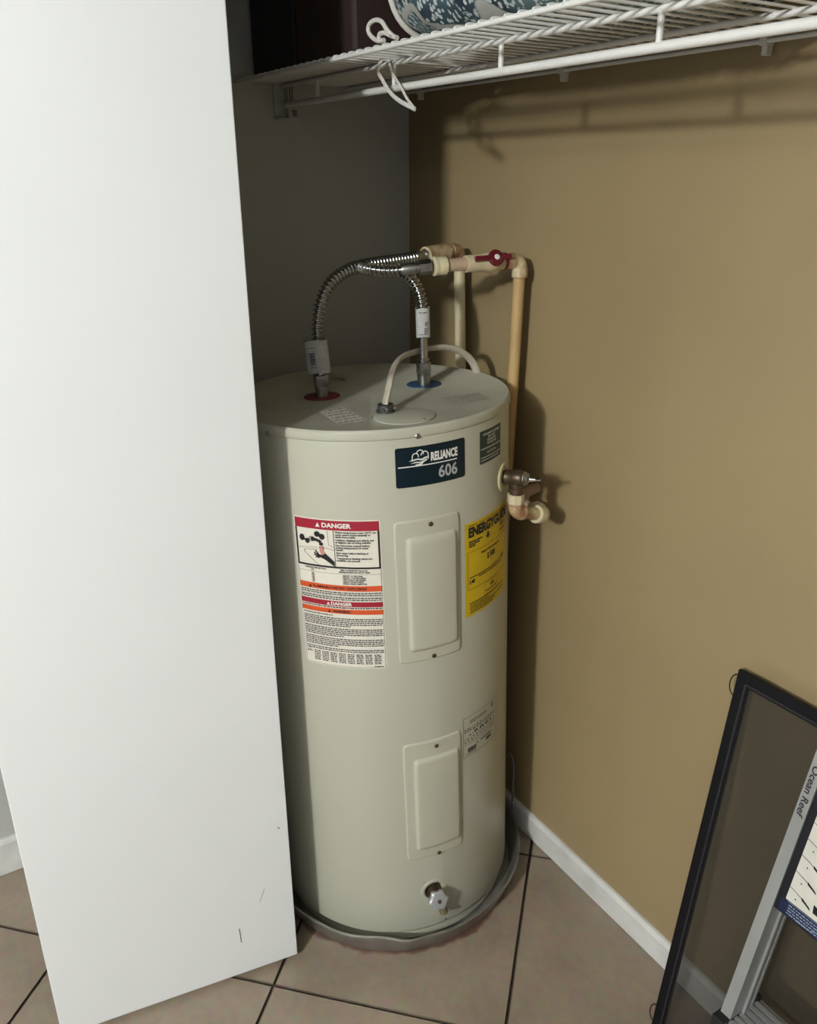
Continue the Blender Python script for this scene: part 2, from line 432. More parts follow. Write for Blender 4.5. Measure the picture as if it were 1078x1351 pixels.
# folding closet door leaf, standing open in front of the return wall
d0 = Vector((0.568, -0.6255, 0)); d1 = Vector((0.501, -1.0690, 0)); dd = (d1 - d0).normalized(); dn = Vector((dd.y, -dd.x, 0))
if dn.x > 0: dn = -dn
z0, z1, th = 0.012, 2.035, 0.034
mb = MB().hexa([d0 + Vector((0, 0, z0)), d1 + Vector((0, 0, z0)), d1 + dn * th + Vector((0, 0, z0)), d0 + dn * th + Vector((0, 0, z0)),
                d0 + Vector((0, 0, z1)), d1 + Vector((0, 0, z1)), d1 + dn * th + Vector((0, 0, z1)), d0 + dn * th + Vector((0, 0, z1))])
door = struct('door_1', mb, DOORW, bevel=0.0015, label='plain white flush folding door leaf beside the water heater', cat='door')
def scuff(pts, t):
    f = Flat().line(pts, t); m = MB()
    vs = [onPlane(p, d0, dn) - dn * 0.0006 for p in f.v]
    return m.add(vs, f.f)
build('scuff_mark', scuff([(315.5, 1225), (317, 1233), (318.5, 1243)], 1.1), SCUFF, door)
build('scuff_mark', scuff([(343, 1190), (349, 1172)], 0.5), SCUFF, door)
build('scuff_mark', scuff([(366, 1091), (369, 1093)], 1.2), SCUFF, door)

# ------------------------------------------------------------------ water heater
TB = Vector((0.4205, -0.3102, 0.03)); TT = Vector((0.4008, -0.3335, 1.1045))
ax = (TT - TB); TH = ax.length; ax.normalize()
ex = (Vector((1, 0, 0)) - ax * ax.x).normalized(); ey = ax.cross(ex)
RT = 0.2596
heater = empty('water_heater', TB, 'tall beige cylindrical electric water heater standing in a metal drain pan', 'water heater')
heater.rotation_mode = 'QUATERNION'
heater.rotation_quaternion = Matrix(((ex.x, ey.x, ax.x), (ex.y, ey.y, ax.y), (ex.z, ey.z, ax.z))).to_quaternion()
def T2W(p): p = Vector(p); return TB + ex * p.x + ey * p.y + ax * p.z
def W2T(p): p = Vector(p) - TB; return Vector((p.dot(ex), p.dot(ey), p.dot(ax)))
def cyl(px, R=RT):
    d = ray(px); d = Vector((d.dot(ex), d.dot(ey), d.dot(ax))); o = W2T(CAM)
    a = d.x ** 2 + d.y ** 2; b = 2 * (d.x * o.x + d.y * o.y); c = o.x ** 2 + o.y ** 2 - R * R
    t = (-b - math.sqrt(max(0, b * b - 4 * a * c))) / (2 * a); q = o + d * t
    return math.atan2(q.y, q.x), q.z
def topp(px, z=TH):
    d = ray(px); d = Vector((d.dot(ex), d.dot(ey), d.dot(ax))); o = W2T(CAM); return o + d * ((z - o.z) / d.z)
def hb(name, mb, m, parent=None, label=None, angle=40):
    return build(name, mb, m, parent or heater, local=True, label=label, angle=angle)

Z = Vector((0, 0, 0)); UP = Vector((0, 0, 1))
CAPH = 1.0575
jacket = hb('jacket', MB().lathe(Z, UP, [(0.0, 0.2545), (0.002, 0.2572), (0.006, 0.2582), (CAPH - 0.003, 0.2582), (CAPH + 0.004, 0.2560)], 160, caps=True), ENAMEL)
hb('base_ring', MB().lathe(Z, UP, [(-0.026, 0.2500), (-0.003, 0.2500), (0.000, 0.2540)], 120), ENAMEL)
top_cap = hb('top_cap', MB().lathe(Z, UP, [(CAPH, 0.2584), (CAPH + 0.001, 0.2598), (CAPH + 0.0025, 0.2602), (TH - 0.006, 0.2600), (TH - 0.0025, 0.2590), (TH, 0.2555), (TH - 0.0015, 0.252), (TH - 0.0015, 0.0005)], 160), ENAMEL2)
hb('cap_skirt', MB().lathe(Z, UP, [(CAPH + 0.0015, 0.2600), (CAPH + 0.003, 0.2606), (TH - 0.008, 0.2604), (TH - 0.004, 0.2598)], 160, caps=False), ENAMEL)
ZT = TH - 0.0015

def wrap(flat, th, hc, off, parent, name, m, R=0.2582, split=0.012):
    """wrap a 2D print on the jacket, x to the right, y up, centred at (th, hc)"""
    mb = MB()
    bm = bmesh.new(); vs = [bm.verts.new((x, y, 0)) for x, y in flat.v]
    for f in flat.f:
        try: bm.faces.new([vs[i] for i in f])
        except ValueError: pass
    xs = [v.co.x for v in bm.verts]
    k = math.floor(min(xs) / split) + 1
    while k * split < max(xs):
        bmesh.ops.bisect_plane(bm, geom=bm.verts[:] + bm.edges[:] + bm.faces[:], plane_co=(k * split, 0, 0), plane_no=(1, 0, 0)); k += 1
    bm.verts.index_update()
    pts = []
    for v in bm.verts:
        a = th + v.co.x / R; pts.append((math.cos(a) * (R + off), math.sin(a) * (R + off), hc + v.co.y))
    mb.add(pts, [[v.index for v in f.verts] for f in bm.faces]); bm.free()
    o = build(name, mb, m, parent, local=True)
    # faces look outward
    me = o.data
    if me.polygons and Vector((me.polygons[0].center.x, me.polygons[0].center.y, 0)).dot(me.polygons[0].normal) < 0: me.flip_normals()
    return o
def rrect(x0, y0, x1, y1, r, n=5):
    pts = []
    for cx, cy, a in ((x1 - r, y0 + r, -PI / 2), (x1 - r, y1 - r, 0), (x0 + r, y1 - r, PI / 2), (x0 + r, y0 + r, PI)):
        for k in range(n + 1):
            t = a + PI / 2 * k / n; pts.append((cx + r * math.cos(t), cy + r * math.sin(t)))
    return pts
DEG = PI / 180

def carve(target, mb, material):
    # cut a real opening: subtract the closed shape mb (heater coordinates) from a heater part
    cut = build('opening_cutter', mb, material, heater, local=True)
    md = target.modifiers.new('opening', 'BOOLEAN'); md.operation = 'DIFFERENCE'; md.object = cut; md.solver = 'EXACT'; md.material_mode = 'TRANSFER'
    bpy.context.view_layer.update()
    me = bpy.data.meshes.new_from_object(target.evaluated_get(bpy.context.evaluated_depsgraph_get()))
    target.modifiers.remove(md); target.data = me; bpy.data.objects.remove(cut)
    me.set_sharp_from_angle(angle=math.radians(40))

# access panels, each pressed with a raised field
def access_panel(th, hc, hw, hh, inner, lab):
    nx, ny = 44, 70; rc = 0.010; mb = MB(); vs = []
    def rr(x, y, x0, y0, x1, y1, r):
        cx, cy = (x0 + x1) / 2, (y0 + y1) / 2; qx = abs(x - cx) - (x1 - x0) / 2 + r; qy = abs(y - cy) - (y1 - y0) / 2 + r
        return math.hypot(max(qx, 0), max(qy, 0)) + min(max(qx, qy), 0) - r
    def ss(t): t = max(0, min(1, t)); return t * t * (3 - 2 * t)
    def axis(half, n, marks):
        base = [-half + 2 * half * i / n for i in range(n + 1)]
        ext = []
        for m_ in marks: ext += [m_ + k * 0.0013 for k in range(-3, 4)]
        a = sorted(set([round(t, 5) for t in base + ext if -half <= t <= half])); return a
    X = axis(hw, 24, (-hw + .002, hw - .002, inner[0], inner[2])); Y = axis(hh, 24, (-hh + .002, hh - .002, inner[1], inner[3]))
    for y in Y:
        for x in X:
            d = rr(x, y, -hw, -hh, hw, hh, rc); xx, yy = x, y
            if d > 0:
                cx = math.copysign(hw - rc, x); cy = math.copysign(hh - rc, y); v = Vector((x - cx, y - cy)).normalized() * rc; xx, yy = cx + v.x, cy + v.y; d = 0
            h = 0.0035 * ss(-d / 0.003)
            di = rr(x, y, *inner, 0.008); h += 0.0055 * ss((-di + 0.002) / 0.007)
            a = th + xx / 0.2582; R = 0.2578 + h
            vs.append((math.cos(a) * R, math.sin(a) * R, hc + yy))
    n = len(X)
    mb.add(vs, [(j * n + i, j * n + i + 1, (j + 1) * n + i + 1, (j + 1) * n + i) for j in range(len(Y) - 1) for i in range(n - 1)], True)
    return hb('access_panel', mb, PANELM, label=lab, angle=80)
def screw(th, h, R, r, parent, m=STEELD):
    c = Vector((math.cos(th) * R, math.sin(th) * R, h)); n = Vector((math.cos(th), math.sin(th), 0))
    return hb('screw', MB().lathe(c, n, [(-0.002, r), (0.0008, r), (0.0018, r * 0.8), (0.0024, r * 0.35)], 12), m, parent)
up_ = access_panel(-9.2 * DEG, 0.778, 0.0615, 0.138, (-0.040, -0.113, 0.052, 0.106), 'upper pressed metal access panel')
lp_ = access_panel(-9.6 * DEG, 0.328, 0.0605, 0.139, (-0.040, -0.114, 0.053, 0.102), 'lower pressed metal access panel')
for h, p in ((0.904, up_), (0.648, up_), (0.452, lp_), (0.194, lp_)): screw(-8.5 * DEG, h, 0.2613, 0.0042, p, BRASSD)
for th in (-12.5, -70.3, 43.1, 100, 170, -130): screw(th * DEG, 1.0600 + (0.0045 if th > 20 else 0.0), 0.2605, 0.0045, heater)

# --- danger label
def label_base(name, th0, th1, h0, h1, m, r=0.003, off=0.0006, lab=None):
    thc = (th0 + th1) / 2 * DEG; hc = (h0 + h1) / 2; hw = (th1 - th0) / 2 * DEG * 0.2582; hh = (h1 - h0) / 2
    o = wrap(Flat().poly(rrect(-hw, -hh, hw, hh, r)), thc, hc, off, heater, name, m); o['label'] = lab
    return o, thc, hc, hw, hh
o, thc, hc, hw, hh = label_base('danger_label', -61.6, -27.5, 0.636, 0.922, LABELW, 0.004, lab='white danger label with red bands and a faucet picture')
f = Flat()
bt = hh - 0.002                      # top of the picture block
pb = bt - 0.087                      # bottom of the picture block
wrap(Flat().rect(-hw + .002, bt - .0175, hw - .002, bt, 4), thc, hc, .0011, o, 'red_band', REDP)
f.rect(-hw + .002, pb, hw - .002, pb + .0030, 6); f.rect(-hw + .002, pb, -hw + .0050, bt - .0175); f.rect(hw - .0052, pb, hw - .002, bt - .0175); f.rect(-0.0035, pb, -0.0025, bt - .0175)
# faucet, taps, basin and hand
keep = f; f = Flat()
f.disc(-hw + .0145, bt - .040, .0052, .0075); f.line([(-hw + .016, bt - .041), (-hw + .023, bt - .046)], .004); f.disc(-hw + .0245, bt - .046, .0045, .006); 
f.disc(-hw + .0440, bt - .0285, .0056, .0065); f.disc(-hw + .0525, bt - .0335, .0052, .0068)
f.ring(-hw + .0335, bt - .0405, .0052, .0014); f.disc(-hw + .0345, bt - .0405, .0035, .0042)
f.line([(-hw + .0345, bt - .0405), (-hw + .045, bt - .0425), (-hw + .0500, bt - .0465), (-hw + .0505, bt - .0535)], .0068)
f.poly([(-hw + .0425, bt - .0780), (-hw + .0555, bt - .0690), (-0.0045, bt - .0880), (-0.0045, bt - .0990), (-hw + .0555, bt - .0850)])
for a, b_ in (((-hw + .0465, bt - .077), (-hw + .0385, bt - .0655)), ((-hw + .0455, bt - .078), (-hw + .0360, bt - .0700)), ((-hw + .0455, bt - .0795), (-hw + .0355, bt - .0750)), ((-hw + .0465, bt - .0815), (-hw + .0380, bt - .0805))):
    f.line([a, b_], .0027)
f.line([(-hw + .005, bt - .063), (-hw + .043, bt - .0585)], .0007); f.line([(-hw + .056, bt - .0575), (-0.004, bt - .062)], .0007)
f.line([(-hw + .043, bt - .063), (-hw + .018, bt - .066), (-hw + .0165, bt - .071), (-hw + .045, bt - .101)], .0008)
f.line([(-.014, bt - .018), (-.013, bt - .050), (-.004, bt - .056)], .0005)
k = len(keep.v); keep.v += [(x, bt - .0175 + (y - bt + .0175) * .82) for x, y in f.v]; keep.f += [[i + k for i in q] for q in f.f]; f = keep
# the block of readable warnings
tx = -0.0005; ty = bt - .0222; fs_ = .0049
para = ["Water temperature over 125°F can", "cause severe burns instantly or", "death from scalds.", None, "Children, disabled and elderly are", "at highest risk of being scalded.", None,
        "See instruction manual before", "setting temperature at water", "heater.", None, "Feel water before bathing or", "showering.", None, "Temperature limiting valves are", "available, see manual."]
for ln in para:
    if ln is None: ty -= .0014; continue
    f.text(ln, tx, ty, fs_, bold=.00014, sx=0.98); ty -= .0042
# temperature table
y = pb - .0046
f.text('TEMPERATURE SETTING', -hw + .015, y, .0038, bold=.00012); f.text('(°F)', -hw + .027, y - .0038, .0038, bold=.00012)
f.text('TIME TO PRODUCE 2nd & 3rd', .004, y, .0038, bold=.00012, sx=.95); f.text('DEGREE BURNS ON ADULT SKIN', .002, y - .0038, .0038, bold=.00012, sx=.95)
f.rect(-hw + .003, y - .0062, hw - .003, y - .0058, 6)
for k, (a, b_) in enumerate((('160', 'ABOUT 1/2 SECOND'), ('150', 'ABOUT 1-1/2 SECONDS'), ('140', 'LESS THAN 5 SECONDS'), ('130', 'ABOUT 30 SECONDS'), ('120', 'MORE THAN 5 MINUTES'))):
    f.text(a, -hw + .027, y - .0108 - k * .0037, .0038, bold=.00012); f.text(b_, .008, y - .0108 - k * .0037, .0038, bold=.00012)
# coloured bands with their titles
yb = y - .0282
wrap(Flat().rect(-hw + .002, yb - .0105, hw - .002, yb, 4), thc, hc, .0011, o, 'orange_band', ORANGEP)
f.text('FLAMMABLE VAPORS / EXPLOSION', 0, yb - .0075, .0062, 'CENTER', bold=.0002); f.poly([(-hw + .020, yb - .009), (-hw + .026, yb - .009), (-hw + .023, yb - .003)])
for k in range(2): f.words(-hw + .004, hw - .004, yb - .0150 - k * .0037, .0020, 10 + k)
f.rect(-hw + .002, yb - .0208, hw - .002, yb - .0204, 6)
for k in range(2): f.words(-hw + .004, hw - .004, yb - .0246 - k * .0037, .0020, 20 + k)
yr = yb - .0310
wrap(Flat().rect(-hw + .002, yr - .0098, hw - .002, yr, 4), thc, hc, .0011, o, 'red_band', REDP)
f.words(-hw + .004, hw - .004, yr - .0132, .0022, 31)
yo = yr - .0152
wrap(Flat().rect(-hw + .002, yo - .0092, hw - .002, yo, 4), thc, hc, .0011, o, 'orange_band', ORANGEP)
f.text('WARNING', 0.002, yo - .0070, .0066, 'CENTER', bold=.0003); f.poly([(-.0235, yo - .0075), (-.0175, yo - .0075), (-.0205, yo - .0020)])
wf = Flat().text('DANGER', 0.002, bt - .0125, .0112, 'CENTER', bold=.0004, sx=1.12)
wf.poly([(-.0345, bt - .0128), (-.0265, bt - .0128), (-.0305, bt - .0050)])
wrap(wf, thc, hc, .0016, o, 'white_lettering', WHITEP)
wf = Flat(); wf.text('DANGER', 0.002, yr - .0077, .0085, 'CENTER', bold=.0003, sx=1.1); wf.poly([(-.0245, yr - .0080), (-.0185, yr - .0080), (-.0215, yr - .0020)])
wrap(wf, thc, hc, .0016, o, 'white_lettering', WHITEP)
y = yo - .0138; k = 0; sd = 50
while y > -hh + .032:
    short = (sd % 5 == 0)
    f.words(-hw + .005, (hw - .004) if not short else (-.02 + (sd % 7) * .006), y, .0019, sd); y -= .0037 + (.0022 if short else 0); sd += 1
for k in range(6):
    for c in range(8):
        x0 = -hw + .020 + c * .0160
        f.words(x0, x0 + .0125, -hh + .027 - k * .0035, .0019, 90 + k * 9 + c)
f.ring(-hw + .0105, -hh + .0295, .0030, .0007); f.words(-hw + .005, -hw + .016, -hh + .0245, .0018, 7)
f.words(hw - .022, hw - .006, -hh + .0035, .0018, 8)
f.frame(-hw + .0022, -hh + .002, hw - .0022, pb, .0005, 6)
wrap(f, thc, hc, .0014, o, 'black_lettering', BLACKP)
wrap(Flat().poly([(-hw + .0480, bt - .0487), (-hw + .0525, bt - .0487), (-hw + .0560, bt - .0620), (-hw + .0500, bt - .0650), (-hw + .0465, bt - .0580)]), thc, hc, .0017, o, 'pink_water', PINKPR)
wrap(Flat().ring(-hw + .0505, bt - .0530, .0045, .0011, 10, 0, PI), thc, hc, .0019, o, 'splash_mark', REDP)

# --- badge
o, thc, hc, hw, hh = label_base('brand_badge', -21.0, 7.4, 0.974, 1.0425, NAVY2, 0.004, .0010, 'dark navy name badge with white lettering')
wrap(Flat().poly(rrect(-hw + .002, -hh + .002, hw - .002, hh - .002, .003)), thc, hc, .0015, o, 'navy_field', NAVY)
wf = Flat()
wf.fit('RELIANCE', -.0036, .0476, .0062, .0218, .045)
wf.rect(-hw + .004, .0006, .0464, .0024, 6)
# cloud and waves emblem
em = Flat()
for (x, y, r) in ((-.0305, .0170, .0052), (-.0225, .0212, .0058), (-.0145, .0178, .0062)): em.ring(x, y, r, .0017, 14, -0.35, PI * 1.02)
em.line([(-.0357, .0165), (-.0362, .0120)], .0016); em.line([(-.0085, .0170), (-.0080, .0110)], .0019)
em.poly([(-.0420, .0098), (-.0350, .0120), (-.0270, .0132), (-.0200, .0118), (-.0130, .0146), (-.0070, .0140), (-.0115, .0118), (-.0195, .0092), (-.0275, .0108), (-.0350, .0094)])
em.poly([(-.0390, .0056), (-.0305, .0078), (-.0220, .0070), (-.0150, .0094), (-.0070, .0112), (-.0125, .0073), (-.0205, .0041), (-.0295, .0056)])
em.poly([(-.0320, .0028), (-.0240, .0036), (-.0160, .0054), (-.0205, .0013), (-.0275, .0008)])
k = len(wf.v); wf.v += [(x, y + .001) for x, y in em.v]; wf.f += [[i + k for i in q] for q in em.f]
wrap(wf, thc, hc, .0020, o, 'white_lettering', WHITEP)
wrap(Flat().fit('606', .0100, .0468, -.0250, -.0035, .022), thc, hc, .0020, o, 'silver_numerals', SILVERP)

# --- small green notice
o, thc, hc, hw, hh = label_base('notice_label', 15.8, 31.7, 0.9835, 1.042, GREENL, 0.001, .0008, 'small dark green notice label')
wf = Flat(); wf.text('IN THE EVENT OF A PROBLEM', 0, hh - .0085,   .0047, 'CENTER', bold=.0003, sx=.86)
wf.text('DO NOT', 0, hh - .0150, .0062, 'CENTER', bold=.0002)
wf.text('RETURN UNIT', 0, hh - .0205, .0046, 'CENTER', bold=.00025); wf.text('TO THE STORE', 0, hh - .0260, .0046, 'CENTER', bold=.00025)
wf.words(-hw + .003, hw - .003, hh - .0335, .0024, 3); wf.text('Call Toll Free', 0, hh - .0420, .0058, 'CENTER', bold=.0001)
wf.words(-hw + .003, hw - .003, hh - .0485, .0018, 5); wf.words(-hw + .003, hw - .010, hh - .0535, .0018, 6)
wrap(wf, thc, hc, .0013, o, 'white_lettering', mat('faded_white_print', (0.58, 0.59, 0.56), 0.6))

# --- yellow energy label with a ragged lower edge
th0, th1, h0, h1 = 7.2, 40.0, 0.700, 0.884; thc = (th0 + th1) / 2 * DEG; hc = (h0 + h1) / 2; hw = (th1 - th0) / 2 * DEG * 0.2582; hh = (h1 - h0) / 2
pts = [(-hw, -hh)]
for k in range(1, 15):
    x = -hw + 2 * hw * k / 15; pts.append((x, -hh + random.uniform(-.001, .0035) + (.0015 if k > 5 else 0)))
pts += [(hw, -hh + .004), (hw, hh), (-hw, hh)]
o = wrap(Flat().poly(pts), thc, hc, .0006, heater, 'energy_label', YELLOW); o['label'] = 'yellow energy use label with a ragged lower edge'
f = Flat()
f.words(-hw + .008, -hw + .030, hh - .0065, .0014, 2); f.words(-hw + .038, hw - .016, hh - .0065, .0014, 3)
f.fit('ENERGYGUIDE', -hw + .008, hw - .004, hh - .0285, hh - .0085, .055)
ax_ = -hw + .0625
f.poly([(ax_ - .003, hh - .032), (ax_ + .003, hh - .032), (ax_ + .003, hh - .038), (ax_ + .0075, hh - .038), (ax_, hh - .0455), (ax_ - .0075, hh - .038), (ax_ - .003, hh - .038)])
for k, wd in enumerate((.036, .028, .016)): f.words(-hw + .009, -hw + .009 + wd, hh - .0380 - k * .0045, .0030, 70 + k)
f.text('Capacity', hw - .040, hh - .0345, .0055, bold=.0003); f.words(hw - .036, hw - .010, hh - .0400, .0026, 5)
f.rect(hw - .0400, hh - .0480, hw - .012, hh - .0455)
f.text('Estimated Yearly Operating Cost', -.0005, hh - .0680, .0058, 'CENTER', bold=.0003, sx=.80)
f.fit('$ 508', -.014, .014, hh - .0865, hh - .0735, .03)
f.words(-.002, .000, hh - .0900, .0016, 3)
f.line([(-hw + .010, hh - .1065), (hw - .020, hh - .1045)], .0017); f.words(-hw + .035, hw - .030, hh - .1115, .0026, 12)
f.text('$ 487', -hw + .010, hh - .1180, .0088, bold=.0005, sx=.7); f.text('$ 576', hw - .020, hh - .1030, .0080, 'RIGHT', bold=.0004, sx=.7)
f.text('4754', .004, hh - .1435, .0088, 'CENTER', bold=.0004, sx=.8); f.words(-.018, .022, hh - .1500, .0020, 8)
for k, (a, b_) in enumerate(((.010, .028), (.010, .036), (.010, .084), (.012, .060), (.010, .050))):
    f.words(-hw + a, hw - .018 if k in (0, 2) else -hw + b_ + .03, hh - .1590 - k * .0046, .0021, 30 + k)
wrap(f, thc, hc, .0012, o, 'black_lettering', BLACKP)
g = Flat().frame(-hw + .006, hh - .1300, hw - .009, hh - .0560, .0007, 6).frame(-.022, hh - .1560, .026, hh - .1325, .0006, 3)
wrap(g, thc, hc, .0011, o, 'thin_rule', BROWNP)

# --- clear rating label
o, thc, hc, hw, hh = label_base('rating_label', 4.9, 28.9, 0.394, 0.486, LABELC, 0.001, .0006, 'clear rating label with black print beside the lower panel')
f = Flat().frame(-hw + .0010, -hh + .0005, hw - .0005, hh - .0005, .0008, 5)
f.words(-hw + .018, hw - .040, hh - .0130, .0020, 1); f.words(-hw + .018, hw - .038, hh - .0175, .0020, 2)
f.ring(hw - .018, hh - .0110, .0050, .0012); f.text('UL', hw - .018, hh - .0130, .0060, 'CENTER', bold=.0003)
for k, yy in enumerate((.0290, .0345, .0450, .0520, .0580)):
    f.words(-hw + .004 + (.012 if k == 2 else 0), hw - .010, hh - yy, .0022, 40 + k, gap=.004)
f.rect(-hw + .003, hh - .0320, hw - .003, hh - .0315, 4); f.rect(-hw + .003, hh - .0610, hw - .012, hh - .0605, 4); f.rect(-hw + .003, hh - .0645, hw - .012, hh - .0640, 4)
for k, t_ in enumerate(('240', '4500', '4500', '40')): f.text(t_, -hw + .030 + k * .016, hh - .0420, .0060, bold=.0003)
x = -hw + .012
for k in range(16): wdt = random.choice((.0005, .0009, .0014)); f.rect(x, -hh + .009, x + wdt, -hh + .0195); x += wdt + .0006
f.words(-hw + .008, -hw + .036, -hh + .0055, .0016, 4); f.disc(-hw + .040, -hh + .020, .0020); f.words(-hw + .048, hw - .022, -hh + .020, .0028, 9, gap=.0005)
x = hw - .042
for k in range(12): wdt = random.choice((.0005, .0009, .0013)); f.rect(x, -hh + .0085, x + wdt, -hh + .0170); x += wdt + .0006
wrap(f, thc, hc, .0010, o, 'black_lettering', mat('grey_black_print', (0.05, 0.045, 0.04), 0.6))

# --- drain valve near the bottom
thd, hd = -11.3 * DEG, 0.094
nd = Vector((math.cos(thd), math.sin(thd), 0)); cd_ = Vector((nd.x * RT, nd.y * RT, hd)); sd_ = Vector((-nd.y, nd.x, 0))
dv = hb('drain_valve', MB().lathe(cd_ - nd * .050, nd, [(0, .0125), (.056, .0125), (.056, .0095), (.078, .0095)], 20), BRASSD, label='drain valve with a grey lobed knob')
mb = MB(); n = 40; vs = []
for rr_, zz in ((.0195, -.004), (.0205, .001), (.0235, .0022), (.0275, .0012), (.0310, -.004)):
    for k in range(n):
        a = 2 * PI * k / n; x, y = rr_ * math.cos(a), rr_ * math.sin(a); ta = thd + x / .2582; R_ = .2582 + zz
        vs.append((math.cos(ta) * R_, math.sin(ta) * R_, hd + .004 + y))
mb.add(vs, [(i * n + k, i * n + (k + 1) % n, (i + 1) * n + (k + 1) % n, (i + 1) * n + k) for i in range(4) for k in range(n)], True)
hb('escutcheon', mb, ENAMEL, dv)
carve(jacket, MB().lathe(cd_ + Vector((0, 0, .004)) - nd * .046, nd, [(0, .0197), (.090, .0197)], 28), FOAM)
kc = cd_ + nd * .026 + Vector((0, 0, .0045)) - sd_ * .0015; kn = (nd + Vector((0, 0, .35))).normalized(); ku = sd_; kv = kn.cross(ku)
vs = []; N = 48
for t_, s_ in ((-.006, .86), (-.003, 1.0), (.004, 1.0), (.007, .84), (.0075, .45)):
    for k in range(N):
        a = 2 * PI * k / N; r_ = (.0195 + .0018 * math.cos(6 * a)) * s_; vs.append(kc + kn * t_ + ku * (r_ * math.cos(a)) + kv * (r_ * math.sin(a)))
mb = MB().add(vs, [(i * N + k, i * N + (k + 1) % N, (i + 1) * N + (k + 1) % N, (i + 1) * N + k) for i in range(4) for k in range(N)] + [list(range(4 * N, 5 * N)), list(range(N))[::-1]], True)
hb('knob', mb, KNOBM, dv)
hb('knob_screw', MB().lathe(kc + kn * .0075, kn, [(0, .0042), (.0012, .0040), (.0020, .0022)], 12), BRASSD, dv)
hb('spout', MB().lathe(cd_ + nd * .018 + Vector((0, 0, -.006)) + sd_ * .004, Vector((0, 0, -1)) + nd * .25 + sd_ * .25, [(0, .009), (.030, .009), (.032, .0065)], 16), mat('spout_dirty', (0.20, 0.17, 0.09), 0.6, 0.3, var=.2, scale=60), dv)
# little rust spot under it
tr, hr = cyl((588.5, 1212.5)); wrap(Flat().disc(0, 0, .0022, .0020), tr, max(hr, .004), .0008, heater, 'rust_spot', mat('rust', (0.10, 0.035, 0.02), 0.9))

# --- relief valve on the side
tht, ht = 35.6 * DEG, 0.935
nt_ = Vector((math.cos(tht), math.sin(tht), 0)); ct = Vector((nt_.x * .2582, nt_.y * .2582, ht)); st = Vector((-nt_.y, nt_.x, 0))
rv = hb('relief_valve', MB().lathe(ct - nt_ * .012, nt_, [(0, .0115), (.016, .0115), (.018, .0138), (.030, .0138), (.032, .0150), (.046, .0150), (.050, .0138), (.0515, .0118)], 22), BRASSD, label='dark bronze relief valve with a chrome lever')
rc_ = ct + nt_ * .026
hb('outlet', MB().lathe(rc_ + Vector((0, 0, -.006)), (0, 0, -1), [(0, .0120), (.012, .0125), (.0125, .0140), (.018, .0140), (.0185, .0130), (.026, .0130)], 22), BRASSD, rv)
hb('bonnet', MB().lathe(ct + nt_ * .0390, nt_, [(0, .0128), (.002, .0132), (.003, .0122), (.008, .0105), (.010, .006)], 20), STEELD, rv)
lv = ct + nt_ * .049
mb = MB().hexa([lv - st * .006 + Vector((0, 0, -.003)), lv + st * .006 + Vector((0, 0, -.003)), lv + st * .006 + nt_ * .022 + Vector((0, 0, .001)), lv - st * .006 + nt_ * .022 + Vector((0, 0, .001)),
                lv - st * .006 + Vector((0, 0, -.001)), lv + st * .006 + Vector((0, 0, -.001)), lv + st * .006 + nt_ * .022 + Vector((0, 0, .003)), lv - st * .006 + nt_ * .022 + Vector((0, 0, .003))])
mb.lathe(lv - nt_ * .002, nt_, [(0, .0030), (.014, .0030), (.015, .002)], 10)
hb('lever', mb, STEEL, rv)
vs = []; n = 40
for rr_, zz in ((.0120, -.003), (.0175, .0035), (.0250, .0030), (.0295, -.002)):
    for k in range(n):
        a = 2 * PI * k / n; x, y = rr_ * math.cos(a), rr_ * math.sin(a); ta = tht + x / .2582; R_ = .2582 + zz
        vs.append((math.cos(ta) * R_, math.sin(ta) * R_, ht + y))
hb('escutcheon', MB().add(vs, [(i * n + k, i * n + (k + 1) % n, (i + 1) * n + (k + 1) % n, (i + 1) * n + k) for i in range(3) for k in range(n)], True), FOAM, rv)

# --- top of the tank: nipples with coloured rings, wiring cover, clamp, prints
def nipple(px, ringm, lab, rname):
    c = topp(px, ZT); nn = hb('nipple', MB().lathe(c - UP * .01, UP, [(0, .0125), (.028, .0125), (.0285, .0135), (.030, .0135), (.0305, .0115), (.034, .0115)], 20), STEELD, label=lab)
    hb(rname, MB().lathe(c, UP, [(0, .0340), (.0012, .0335), (.0016, .0290), (.0016, .0130)], 36, caps=False), ringm, nn)
    return c
cr = nipple((425, 523), REDRING, 'steel nipple in a red ring', 'hot_ring')
cb = nipple((559.5, 507), BLUERING, 'steel nipple in a blue ring', 'cold_ring')
cw = topp((534, 549), ZT); cw = Vector((cw.x - .002, cw.y, cw.z))
jc = hb('wiring_cover', MB().lathe(cw, UP, [(0, .0530), (.0010, .0530), (.0015, .0515), (.0015, .001)], 44), ENAMEL2)
def ring_cut(c, r0, r1, d):
    n = 64; vs = [c + Vector((r * math.cos(2 * PI * k / n), r * math.sin(2 * PI * k / n), z)) for r, z in ((r0, -d), (r1, -d), (r1, .006), (r0, .006)) for k in range(n)]
    return MB().add(vs, [(i * n + k, i * n + (k + 1) % n, ((i + 1) % 4) * n + (k + 1) % n, ((i + 1) % 4) * n + k) for i in range(4) for k in range(n)])
carve(top_cap, ring_cut(cw, .0528, .0546, .006), ENAMEL2)
for a in (2.2, -0.9): hb('screw', MB().lathe(cw + Vector((math.cos(a + 1.2) * .044, math.sin(a + 1.2) * .044, .0012)), UP, [(0, .0035), (.0012, .0030), (.0018, .0012)], 10), STEEL, jc)
cc = topp((509, 544.5), ZT)
cl = hb('cable_clamp', MB().lathe(cc + UP * .001, UP, [(0, .0165), (.004, .0165), (.0045, .0140), (.014, .0140), (.0150, .0125), (.0150, .008)], 20), CLAMP)
